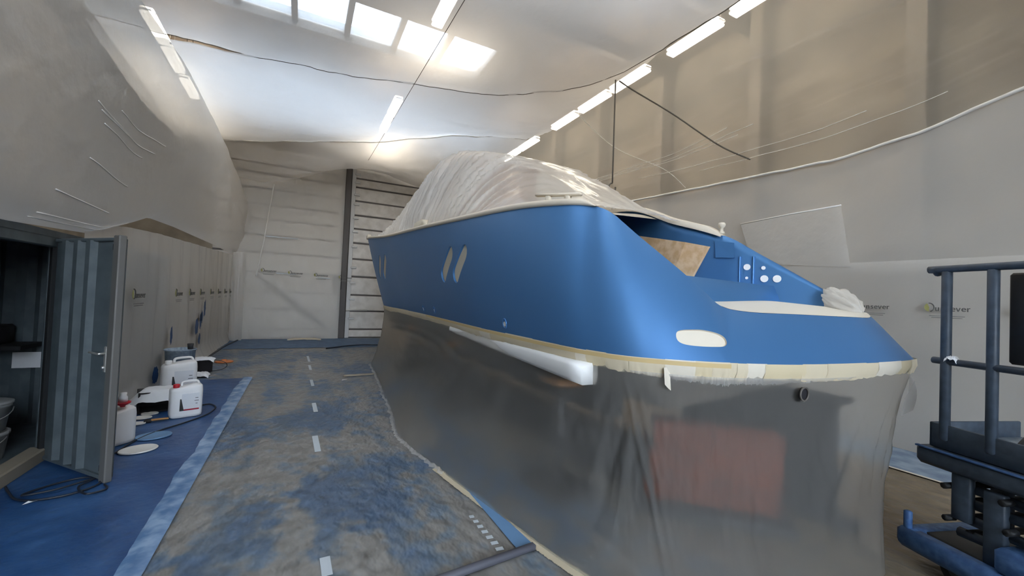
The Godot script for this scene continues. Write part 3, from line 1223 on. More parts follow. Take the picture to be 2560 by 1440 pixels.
	# cream rail: port side, then starboard
	for r in [[0.0, 8.35], [21.0, 28.0]]:
		var rows := [PackedVector3Array(), PackedVector3Array(), PackedVector3Array(), PackedVector3Array(), PackedVector3Array(), PackedVector3Array()]
		var cnt := int((r[1] - r[0]) * 10)
		for k in cnt + 1:
			var u: float = lerpf(r[0], r[1], float(k) / cnt)
			var n := hull_out(u)
			var p := hull_top(u) + off
			var hgt: float = 0.05 * (1.0 - 0.85 * smoothstep(7.7, 8.35, u)) if r[0] < 1.0 else 0.05 * smoothstep(20.9, 21.4, u)
			rows[0].append(p - n * 0.09 + Vector3(0, -0.02, 0))
			rows[1].append(p - n * 0.09 + Vector3(0, hgt - 0.01, 0))
			rows[2].append(p + n * 0.008 + Vector3(0, hgt, 0))
			rows[3].append(p + n * 0.022 + Vector3(0, hgt * 0.5, 0))
			rows[4].append(p + n * 0.014 + Vector3(0, 0.0, 0))
			rows[5].append(p - n * 0.005 + Vector3(0, -0.004, 0))
		var st := begin()
		grid(st, rows)
		fin("cap_rail", st, M.rail_cream, boat)
	# inner faces of the bulwarks at the stern
	for r in [[7.6, 13.2, "port"], [17.9, 24.0, "star"]]:
		var rows := []
		for j in 9:
			var v := j / 8.0
			var row := PackedVector3Array()
			for k in 61:
				var u: float = lerpf(r[0], r[1], k / 60.0)
				var p := hull_top(u)
				var n := hull_out(u)
				var foot := p - n * 0.06
				foot.y = 1.70 if r[2] == "port" else minf(1.72, p.y)
				var top := p - n * 0.055
				row.append(top.lerp(foot, v) + off)
			rows.append(row)
		# the sill between hull edge and inner face
		var lip := PackedVector3Array()
		for k in 61: lip.append(hull_top(lerpf(r[0], r[1], k / 60.0)) + off)
		rows.push_front(lip)
		var st := begin()
		grid(st, rows, true)
		fin("bulwark_inside", st, M.hull_blue, boat)
	# aft deck, masked
	var row0 := PackedVector3Array()
	var row1 := PackedVector3Array()
	var row2 := PackedVector3Array()
	for k in 41:
		var u := lerpf(12.6, 18.3, k / 40.0)
		var p := hull_top(u)
		p.y = minf(p.y, 1.70)
		row0.append(p + off + Vector3(0, 0.002, 0))
		var x := p.x
		var mid := Vector3(lerpf(p.x, 3.35, 0.12), 1.70 + 0.035 * smoothstep(2.6, 3.6, x), p.z - 0.28)
		row1.append(mid + off)
		row2.append(Vector3(lerpf(p.x, 3.3, 0.2), 1.735 + 0.03 * smoothstep(2.8, 3.7, x), p.z - 0.62) + off)
	var sd := begin()
	grid(sd, [row0, row1, row2], true)
	fin("aft_deck", sd, M.masked_deck, boat)
	# riser across the cockpit with a rounded starboard end
	sd = begin()
	var top_r := PackedVector3Array()
	var bot_r := PackedVector3Array()
	var back_r := PackedVector3Array()
	for k in 25:
		var t := k / 24.0
		var x := lerpf(2.35, 3.98, t)
		var z := -2.42 + 0.16 * t - 0.35 * pow(maxf(0.0, (0.25 - t) / 0.25), 2.0)
		top_r.append(Vector3(x, 1.965 - 0.06 * t, z - 0.02) + off)
		bot_r.append(Vector3(x, 1.70, z + 0.05) + off)
		back_r.append(Vector3(x, 1.96 - 0.06 * t, z - 0.9) + off)
	grid(sd, [back_r, top_r, bot_r], false)
	fin("cockpit_step", sd, M.hull_blue, boat)
	# masked board under the starboard coaming
	sd = begin(true)
	var bq := [Vector3(3.66, 2.305, -2.80), Vector3(3.62, 2.37, -3.05), Vector3(3.60, 2.52, -3.75), Vector3(3.60, 2.02, -3.75), Vector3(3.60, 2.0, -3.2), Vector3(3.625, 2.0, -2.955)]
	for k in bq.size(): bq[k] += off
	face(sd, [bq[0], bq[1], bq[4], bq[5]], Vector3(-1, 0, 0))
	face(sd, [bq[1], bq[2], bq[3], bq[4]], Vector3(-1, 0, 0))
	face(sd, [bq[0] + Vector3(0.03, 0, 0), bq[5] + Vector3(0.03, 0, 0), bq[5], bq[0]], Vector3(0, 0, 1))
	fin("masked_board", sd, M.masked_board, boat, true)
	# recesses and holes in the starboard bulwark
	var part_r := Node3D.new()
	part_r.name = "instrument_recess"
	boat.add_child(part_r, true)
	for e in [[3.797, -2.538], [3.849, -2.435]]:
		var s5 := begin(true)
		box(s5, Vector3(e[0] - 0.008, 2.055, e[1]) + off, Vector3(0.03, 0.28, 0.010), 0.004)
		fin("frame_side", s5, M.hull_blue, part_r, true)
	for h in [[3.822, 2.09, -2.49, 0.030], [3.821, 1.985, -2.49, 0.013], [3.88, 2.08, -2.367, 0.018], [3.883, 1.978, -2.358, 0.033], [3.928, 1.978, -2.267, 0.034]]:
		var s6 := begin()
		var nn := Vector3(-0.90, 0, 0.43).normalized()
		disc(s6, Vector3(h[0], h[1], h[2]) + nn * 0.012 + off, nn, h[3])
		fin("masked_hole", s6, M.can_white, boat)
	var s7 := begin(true)
	face(s7, [Vector3(3.70, 2.36, -2.759) + off, Vector3(3.755, 2.33, -2.585) + off, Vector3(3.755, 2.182, -2.585) + off, Vector3(3.70, 2.19, -2.745) + off], Vector3(-1, 0, 0))
	face(s7, [Vector3(3.70, 2.19, -2.745) + off, Vector3(3.755, 2.182, -2.585) + off, Vector3(3.80, 2.182, -2.585) + off, Vector3(3.75, 2.19, -2.745) + off], Vector3(0, -1, 0))
	face(s7, [Vector3(3.70, 2.36, -2.759) + off, Vector3(3.70, 2.19, -2.745) + off, Vector3(3.76, 2.19, -2.745) + off, Vector3(3.76, 2.36, -2.759) + off], Vector3(0, 0, -1))
	fin("coaming_step", s7, M.hull_blue, boat, true)
	# plastic wrap round the starboard quarter
	sd = begin()
	var wr := []
	for j in 13:
		var v := j / 12.0
		var row := PackedVector3Array()
		for k in 73:
			var t := TAU * k / 72.0
			var r := (0.06 + 0.045 * sin(PI * v)) * (1.0 + 0.35 * n2(cos(t) * 2.0 + v * 3.0, sin(t) * 2.0) + 0.18 * sin(t * 9.0 + v * 5.0))
			if j == 0 or j == 12: r *= 0.15
			var c := Vector3(4.03, 1.83, -1.93).lerp(Vector3(4.06, 1.70, -1.66), v)
			row.append(c + Vector3(cos(t) * r * 0.7, sin(t) * r, cos(t) * r * 0.2) + off)
		wr.append(row)
	grid(sd, wr)
	fin("wrapped_corner", sd, M.wrap_beige, boat)
	# masking tape along the foot of the blue paint, in torn lengths
	var u0 := 1.2
	var ti := 0
	while u0 < 18.5:
		var u1 := u0 + (0.35 if u0 > 8 and u0 < 14 else 0.3) * (1.0 + absf(n2(ti * 3.1, 2.0)) * 3.0)
		u1 = minf(u1, 18.55)
		var up := 0.006 + 0.006 * n2(ti * 1.7, 8.0)
		var low := -0.085 + 0.02 * n2(ti * 2.3, 5.0)
		var lift := 0.005 + 0.002 * (ti % 2)
		var ra := PackedVector3Array(); var rb := PackedVector3Array(); var rc := PackedVector3Array()
		for k in 9:
			var u: float = lerpf(u0, u1 + 0.05, k / 8.0)
			var n := hull_out(u)
			var p := hull_foot(u) + off
			ra.append(p + n * lift + Vector3(0, up + 0.012, 0))
			rb.append(p + n * (lift + 0.004) + Vector3(0, -0.03, 0))
			rc.append(p + n * (lift - 0.02 + 0.012 * n2(u * 6.0, 1.0)) + Vector3(0, low + 0.014 * n2(u * 5.0, 3.0), 0))
		var s8 := begin()
		grid(s8, [ra, rb, rc])
		fin("masking_tape", s8, [M.tape_cream, M.tape_pale, M.tape_cream, M.tape_warm, M.tape_cream][(ti * 7 + 3) % 5 if u0 > 4 else 0], boat)
		u0 = u1
		ti += 1
	# an ochre line of tape right under the paint edge
	sd = begin()
	var oa := PackedVector3Array(); var ob := PackedVector3Array()
	for k in 121:
		var u := lerpf(3.6, 12.5, k / 120.0)
		var n := hull_out(u)
		var p := hull_foot(u) + off + n * 0.010
		oa.append(p + Vector3(0, 0.012, 0)); ob.append(p + Vector3(0, -0.014, 0))
	grid(sd, [oa, ob])
	fin("edge_tape", sd, M.tape_ochre, boat)
	# loose silvery film hanging under the tape at the stern, and a torn tape end
	sd = begin()
	var fa := PackedVector3Array(); var fb := PackedVector3Array(); var fc := PackedVector3Array()
	for k in 161:
		var u := lerpf(9.2, 15.6, k / 160.0)
		var n := hull_out(u)
		var p := hull_foot(u) + off
		var e := sin(PI * k / 160.0)
		fa.append(p + n * 0.0 + Vector3(0, -0.07, 0))
		fb.append(p + n * (-0.01 + 0.015 * n2(u * 9.0, 1.0)) + Vector3(0, -0.085 - 0.02 * e, 0))
		fc.append(p + n * (-0.02 + 0.02 * n2(u * 12.0, 7.0)) + Vector3(0, -0.09 - (0.03 + 0.02 * n2(u * 7.0, 2.0)) * e, 0))
	grid(sd, [fa, fb, fc])
	fin("loose_film", sd, M.film_cover, boat)
	sd = begin(true)
	var tf := hull_foot(10.3) + hull_out(10.3) * 0.012 + off
	face(sd, [tf + Vector3(-0.02, -0.03, 0), tf + Vector3(0.03, -0.03, 0), tf + Vector3(0.035, -0.17, 0.01), tf + Vector3(0.01, -0.155, 0.012), tf + Vector3(-0.018, -0.13, 0.01)], hull_out(10.3))
	fin("tape_end", sd, M.tape_pale, boat, true)
	# cleats, chock, bollard
	sd = begin()
	var ca := Vector3(1.80, 2.612, -3.126) + off
	var cb := Vector3(1.95, 2.548, -2.653) + off
	var cz := (cb - ca).normalized()
	var cq := Vector3.UP.cross(cz).normalized()
	var cxf := Transform3D(Basis(cq, cz.cross(cq), cz), (ca + cb) / 2)
	box(sd, Vector3.ZERO, Vector3(0.05, 0.026, (cb - ca).length()), 0.012, cxf)
	for z in [-0.10, 0.11]:
		box(sd, Vector3(0, -0.04, z), Vector3(0.04, 0.07, 0.06), 0.010, cxf)
	fin("mooring_cleat", sd, M.rail_cream, boat, true)
	sd = begin()
	prism(sd, PackedVector2Array([Vector2(-0.34, 0), Vector2(0.34, 0), Vector2(0.20, 0.11), Vector2(-0.22, 0.11)]), 0.12, Transform3D(Basis(Vector3.UP, PI / 2), Vector3(1.64, 2.735, -6.45) + off))
	fin("chock", sd, M.masking_beige, boat, true)
	sd = begin()
	box(sd, Vector3(1.53, 3.16, -11.55) + off, Vector3(0.10, 0.12, 0.20), 0.02)
	fin("bow_fairlead", sd, M.rail_cream, boat, true)
	sd = begin()
	lathe(sd, [[0.001, 0.0], [0.035, 0.0], [0.03, 0.02], [0.016, 0.035], [0.016, 0.065], [0.03, 0.075], [0.036, 0.095], [0.03, 0.115], [0.001, 0.122]], 16, Transform3D(Basis.IDENTITY, Vector3(3.775, 2.435, -2.74) + off))
	fin("bollard", sd, M.rail_cream, boat)
	# hull below the paint edge, keel, rudder post
	var rb2 := []
	for j in 9:
		var v := j / 8.0
		var row := PackedVector3Array()
		for k in 113:
			var u := k / 4.0
			var p := hull_foot(u)
			var c := Vector3(2.95, 0.78, clampf(p.z, -12.8, -2.6))
			var y := lerpf(WL - 0.02, c.y, pow(v, 1.3))
			row.append(Vector3(lerpf(p.x, c.x, v), y, lerpf(p.z, c.z, v)) - hull_out(u) * 0.03 * (1 - v) + off)
		rb2.append(row)
	sd = begin()
	grid(sd, rb2)
	fin("hull_bottom", sd, M.antifoul_grey, boat)
	sd = begin()
	box(sd, Vector3(2.95, 0.72, -7.6) + off, Vector3(0.22, 0.34, 8.8), 0.05)
	fin("keel", sd, M.stand_steel, boat, true)
	# spray rail, boxed in white film
	sd = begin()
	var sec := []
	for k in 21:
		var t := k / 20.0
		var z := lerpf(-2.20, -5.2, t)
		var cx := lerpf(1.735, 1.80, t)
		var w := lerpf(0.085, 0.045, t)
		var yt := lerpf(1.292, 1.285, t)
		var yb := lerpf(1.14, 1.225, t)
		var row := PackedVector3Array()
		var e := 1.0 if k > 0 else 0.86
		for q in [[-1.0, 0.75], [-0.8, 0.95], [0.8, 0.95], [1.0, 0.75], [1.0, 0.2], [0.75, 0.0], [-0.75, 0.0], [-1.0, 0.2], [-1.0, 0.75]]:
			row.append(Vector3(cx + w * q[0] * e, lerpf(yb, yt, q[1]), z) + off)
		sec.append(row)
	grid(sd, sec, true)
	var cap := []
	for k in 8: cap.append(sec[0][k])
	face(sd, cap, Vector3(0, 0, 1))
	fin("spray_rail", sd, M.white_wrap, boat)
	# exhaust outlet
	sd = begin()
	var ex := Vector3(2.735, 1.19, -1.40) + off
	var er := []
	for k in 21:
		var t := TAU * k / 20.0
		er.append(ex + Vector3(cos(t) * 0.043, sin(t) * 0.040, 0))
	tube(sd, er, 0.006, 6, false)
	fin("exhaust_ring", sd, M.column_steel, boat)
	sd = begin()
	lathe(sd, [[0.041, -0.012], [0.040, 0.0]], 20, Transform3D(Basis(Vector3.RIGHT, PI / 2), ex))
	disc(sd, ex + Vector3(0, 0, -0.006), Vector3(0, 0, 1), 0.041)
	fin("exhaust_pipe", sd, M.box_black, boat)
	# wheelhouse inside the cover
	sd = begin()
	box(sd, Vector3(2.95, 3.22, -7.1) + off, Vector3(1.20, 1.4, 2.1), 0.12)
	fin("wheelhouse", sd, M.wheelhouse_brown, boat, true)
	sd = begin()
	box(sd, Vector3(2.95, 3.90, -7.1) + off, Vector3(1.26, 0.10, 2.0), 0.05)
	fin("wheelhouse_roof", sd, M.wheelhouse_brown, boat, true)
	for z in [-7.75, -7.1, -6.45]:
		sd = begin()
		box(sd, Vector3(2.345, 3.5, z) + off, Vector3(0.02, 0.45, 0.55), 0.008)
		fin("side_window", sd, M.dark_glass, boat, true)
	# deck under the cover
	var dk := []
	for s in [0, 1]:
		var row := PackedVector3Array()
		for k in 41:
			var u := lerpf(0.3, 7.4, k / 40.0)
			if s == 1: u = 28.0 - u * (28.0 - 22.4) / 7.4
			row.append(hull_top(u) + Vector3(0, -0.04, 0) + off)
		dk.append(row)
	sd = begin()
	grid(sd, dk)
	fin("deck", sd, M.masking_beige, boat)

func wall_hit(y: float, z: float) -> Vector3:
	# a place on the inner face of the starboard bulwark
	var best := Vector3.ZERO
	var e := 1e9
	for k in 200:
		var u := lerpf(18.2, 23.0, k / 199.0)
		var p := hull_top(u) - hull_out(u) * 0.06
		if absf(p.z - z) < e:
			e = absf(p.z - z)
			best = Vector3(p.x, y, z)
	return best

func build_cover() -> void:
	# film draped over the wheelhouse and tucked inside the rail
	var zs := []
	for k in 421: zs.append(lerpf(-3.12, -11.35, k / 420.0))
	var ridge := [[-11.5, 3.12], [-11.0, 3.2], [-10.2, 3.42], [-9.3, 3.78], [-8.6, 4.08], [-7.9, 4.24], [-7.0, 4.27], [-6.2, 4.10], [-5.5, 3.86], [-4.9, 3.62], [-4.3, 3.30], [-3.8, 2.98], [-3.3, 2.68], [-3.1, 2.60]]
	var roofw := [[-11.5, 0.9], [-10.2, 0.85], [-9.0, 0.8], [-7.5, 0.75], [-6.0, 0.7], [-4.5, 0.62], [-3.6, 0.5], [-2.7, 0.45]]
	var rows := []
	var ns := 64
	for i in zs.size():
		var z: float = zs[i]
		var up := 0.0
		# port and starboard rail at this z
		var a := rail_at(z, 0.6, 8.6)
		var b := rail_at(z, 21.2, 27.6)
		a += Vector3(0.08, 0.035, 0)
		b += Vector3(-0.08, 0.02, 0)
		var h := soft_table(ridge, z)
		var w := soft_table(roofw, z)
		var c := 2.95
		h = maxf(h, maxf(a.y, b.y) + 0.03)
		var sec := [a, Vector3(lerpf(a.x, c - w, 0.45), lerpf(a.y, h, 0.50), z), Vector3(c - w, lerpf(a.y, h, 0.90), z), Vector3(c - w * 0.55, lerpf(a.y, h, 0.985), z), Vector3(c, h, z), Vector3(c + w * 0.6, lerpf(b.y, h, 0.985), z), Vector3(c + w, lerpf(b.y, h, 0.90), z), Vector3(lerpf(b.x, c + w, 0.45), lerpf(b.y, h, 0.5), z), b]
		var p := smooth(sec, 8)
		var row := PackedVector3Array()
		for k in p.size():
			var t: float = float(k) / (p.size() - 1)
			var d: float = minf(t, 1.0 - t) * 2.0
			# pleats hanging from the roof edge, gathered towards a knot on the side
			var q: Vector3 = p[k]
			# fans of pleats: under the roof edge they hang, lower down they run to a knot
			var knot := -5.9
			var lean: float = knot + (z - knot) * (1.0 + 0.8 * (1.0 - d)) + 0.04 * n2(z * 0.8, d * 2.0)
			var amp := 0.08 * smoothstep(0.0, 0.10, d) * smoothstep(0.86, 0.50, d) * smoothstep(-3.5, -4.9, z) * (0.35 + 0.9 * absf(n2(z * 0.45 + 3.0, 1.0)) + 0.35 * smoothstep(-8.8, -7.0, z) * smoothstep(-3.6, -4.8, z))
			var ph := lean * 19.0 + 4.0 * n2(lean * 0.9, 5.0)
			var fold := 1.0 - 2.0 * pow(absf(sin(ph * 0.5)), 0.7)
			fold = fold * 0.8 + 0.9 * n2(lean * 6.0, d * 1.5)
			var dir := Vector3(-1 if t < 0.5 else 1, 0.3, 0)
			row.append(q + dir * amp * fold + Vector3(0, 0.02 * n2(z * 1.5, d * 3.0), 0))
		rows.append(row)
	var st := begin()
	grid(st, rows, true)
	var o := fin("plastic_cover", st, M.film_cover)
	tag(o, "pleated clear film draped over the boat's wheelhouse", "plastic cover")

func rail_at(z: float, u0: float, u1: float) -> Vector3:
	var best := hull_top(u0)
	var e := 1e9
	for k in 161:
		var p := hull_top(lerpf(u0, u1, k / 160.0))
		if absf(p.z - z) < e:
			e = absf(p.z - z)
			best = Vector3(p.x, p.y, z)
	return best

const SKIRT_FOOT := [[0.5, 2.6, -12.6], [2, 1.62, -10.5], [3, 1.42, -8.5], [4, 1.22, -6.0], [5, 1.10, -4.85], [6, 1.27, -3.8], [7, 1.42, -3.0], [8, 1.57, -2.25], [9, 1.68, -1.92], [10, 1.8, -1.72], [12, 2.1, -1.5], [14, 2.45, -1.36], [15, 2.85, -1.27], [16, 3.25, -1.25], [17, 3.5, -1.28], [18, 3.66, -1.42], [19, 3.80, -1.75], [20, 3.9, -2.2], [23, 4.3, -4.3], [26, 4.5, -10.0]]

func skirt_foot(u: float) -> Vector3:
	var kx := []
	var kz := []
	for s in SKIRT_FOOT:
		kx.append([s[0], s[1]])
		kz.append([s[0], s[2]])
	return Vector3(soft_table(kx, u), 0.004, soft_table(kz, u))

func build_skirt() -> void:
	var rows := []
	var nu := 300
	var feet := []
	var tops := []
	var outs := []
	for k in nu + 1:
		var u := lerpf(0.6, 25.5, float(k) / nu)
		feet.append(skirt_foot(u))
		outs.append(hull_out(u))
		tops.append(hull_foot(u) + Vector3(0, -0.06, 0) - hull_out(u) * 0.012)
	for j in 41:
		var v := j / 40.0
		var row := PackedVector3Array()
		for k in nu + 1:
			var u := lerpf(0.6, 25.5, float(k) / nu)
			var p: Vector3 = tops[k].lerp(feet[k], v)
			var n: Vector3 = outs[k]
			var e := sin(PI * v)
			# hanging film: slack in the middle, long soft folds, a few taut diagonals
			var s := -0.07 * e
			s += 0.035 * e * n2(u * 1.3 + v * 1.2, v * 1.4)
			s += 0.012 * e * n2(u * 5.0 + v * 3.0, v * 2.0 + 9.0)
			for f in [[8.9, 10.9, 0.02], [9.3, 11.2, 0.012], [16.2, 14.6, 0.02], [17.3, 16.4, 0.02], [4.9, 4.4, 0.015], [18.0, 17.4, 0.02]]:
				var uu: float = lerpf(f[0], f[1], v)
				s += f[2] * exp(-pow((u - uu) / 0.07, 2.0)) * e
			# swags below the rail on the port side
			if u > 2.0 and u < 5.5:
				s += 0.010 * sin(v * 60.0 + 4.0 * cos((u - 3.6) * 1.6)) * exp(-pow((v - 0.22) / 0.10, 2.0)) * smoothstep(2.0, 2.8, u) * smoothstep(5.5, 4.6, u)
			row.append(p + n * s)
		rows.append(row)
	var st := begin()
	grid(st, rows)
	var o := fin("plastic_skirt", st, M.film_skirt)
	tag(o, "hazy film skirt hanging from the taped hull edge to the floor", "plastic skirt")
	# taped hem along the port side
	var pts := []
	for k in 30:
		var u := lerpf(5.9, 9.4, k / 29.0)
		pts.append(skirt_foot(u) + Vector3(-0.015, 0.006, 0))
	pts_strip(o, "hem_tape", pts, 0.075, M.tape_cream)
	var hr := [PackedVector3Array(), PackedVector3Array(), PackedVector3Array(), PackedVector3Array(), PackedVector3Array()]
	for k in 181:
		var u := lerpf(2.3, 6.1, k / 180.0)
		var p := skirt_foot(u)
		var w := 0.05 + 0.05 * absf(n2(u * 4.0, 1.0)) + 0.03 * n2(u * 11.0, 2.0)
		for e in 5:
			var q := e / 4.0
			hr[e].append(p + Vector3(0.01 - w * q, 0.006 + (0.035 + 0.03 * n2(u * 9.0 + e * 0.7, 6.0)) * sin(PI * q * 0.85), 0))
	var s2 := begin()
	grid(s2, hr)
	fin("gathered_hem", s2, M.film_cover, o)
	# cardboard edge under the hem
	s2 = begin(true)
	face(s2, [Vector3(1.36, 0.012, -3.45), Vector3(1.37, 0.012, -2.43), Vector3(1.50, 0.012, -2.42), Vector3(1.44, 0.012, -3.1)], Vector3.UP)
	var cb := fin("paper_strip", s2, M.lid_blue, null, true)
	tag(cb, "strip of blue-dusted paper under the skirt's cream hem", "paper")
	# fold of film standing out at the starboard corner
	s2 = begin()
	var ra := PackedVector3Array(); var rb := PackedVector3Array(); var rc := PackedVector3Array()
	for k in 17:
		var t := k / 16.0
		ra.append(Vector3(lerpf(3.95, 4.02, t), lerpf(1.27, 1.05, t), lerpf(-1.33, -1.36, t)))
		rb.append(ra[k] + Vector3(0.05 * sin(PI * t), -0.05, 0.03))
		rc.append(Vector3(lerpf(3.85, 3.92, t), lerpf(1.10, 0.96, t), lerpf(-1.32, -1.36, t)))
	grid(s2, [ra, rb, rc])
	fin("loose_corner", s2, M.film_cover, o)

func build_under_boat() -> void:
	# what stands under the hull behind the skirt
	var t := thing("keel_stand", "rust-brown steel block carrying the boat's stern behind the hazy skirt", "stand", Vector3(3.12, 0, -2.35))
	var st := begin()
	box(st, Vector3(0.0, 0.40, 0), Vector3(0.92, 0.66, 0.3), 0.03, Transform3D(Basis(Vector3.UP, -0.75), Vector3.ZERO))
	fin("block", st, M.rust_brown, t, true)
	st = begin()
	box(st, Vector3(0, 0.04, 0), Vector3(1.1, 0.08, 0.6), 0.02, Transform3D(Basis(Vector3.UP, -0.75), Vector3.ZERO))
	fin("foot_plate", st, M.stand_steel, t, true)
	var spots := [Vector3(2.2, 0, -3.1), Vector3(2.15, 0, -5.6), Vector3(2.2, 0, -8.2), Vector3(3.7, 0, -5.6), Vector3(3.7, 0, -4.1)]
	var names := ["dark steel prop beside the rust-brown block under the boat's port side", "dark steel prop amidships under the boat's port side", "dark steel prop nearest the bow under the boat", "dark steel prop amidships under the boat's starboard side", "dark steel prop beyond the braced cradle frame under the starboard side"]
	for pi in spots.size():
		var p: Vector3 = spots[pi]
		var s := thing("boat_stand", names[pi], "stand", p, 0.0, "props under the boat")
		st = begin()
		box(st, Vector3(0, 0.03, 0), Vector3(0.5, 0.06, 0.5), 0.01)
		fin("foot_plate", st, M.stand_steel, s, true)
		st = begin()
		tube(st, [Vector3(0, 0.06, 0), Vector3(0, 0.95, 0)], 0.05, 10)
		fin("post", st, M.stand_steel, s)
		for k in 4:
			st = begin()
			var a := TAU * k / 4.0 + 0.78
			tube(st, [Vector3(cos(a) * 0.28, 0.06, sin(a) * 0.28), Vector3(0, 0.55, 0)], 0.02, 6)
			fin("strut", st, M.stand_steel, s)
		st = begin()
		box(st, Vector3(0, 0.97, 0), Vector3(0.3, 0.06, 0.3), 0.01)
		fin("pad", st, M.timber, s, true)
	var cs := thing("cradle_side", "dark braced cradle frame under the boat's starboard quarter", "cradle frame", Vector3(3.86, 0, -2.55))
	st = begin()
	box(st, Vector3(0, 0.03, 0), Vector3(0.24, 0.06, 1.7), 0.01)
	fin("foot_rail", st, M.stand_steel, cs, true)
	st = begin()
	box(st, Vector3(0, 0.52, 0), Vector3(0.05, 0.92, 1.5), 0.01)
	fin("web_plate", st, M.stand_steel, cs, true)
	st = begin()
	box(st, Vector3(0, 1.0, 0), Vector3(0.16, 0.06, 1.6), 0.01)
	fin("top_rail", st, M.stand_steel, cs, true)
	var g := thing("cradle_beam", "long dark cradle beam on the floor under the boat", "beam", Vector3(2.95, 0, -6.5))
	st = begin()
	box(st, Vector3(0, 0.20, 0), Vector3(0.4, 0.40, 7.0), 0.02)
	fin("beam_body", st, M.stand_steel, g, true)

# ------------------------------------------------------------------ container
func corrugated(st: SurfaceTool, length: float, y0: float, y1: float, xf: Transform3D, first: float, pitch: float, count: int, deep := 0.036) -> void:
	# vertical trapezoid ribs along x, standing out along z
	var pts := [Vector2(0, 0)]
	for k in count:
		var c := first + pitch * k
		pts.append(Vector2(c - pitch * 0.36, 0)); pts.append(Vector2(c - pitch * 0.16, deep))
		pts.append(Vector2(c + pitch * 0.16, deep)); pts.append(Vector2(c + pitch * 0.36, 0))
	pts.append(Vector2(length, 0))
	for i in pts.size() - 1:
		var a: Vector2 = pts[i]
		var b: Vector2 = pts[i + 1]
		var e := b - a
		face(st, [xf * Vector3(a.x, y1, a.y), xf * Vector3(b.x, y1, b.y), xf * Vector3(b.x, y0, b.y), xf * Vector3(a.x, y0, a.y)], xf.basis * Vector3(-e.y, 0, e.x))

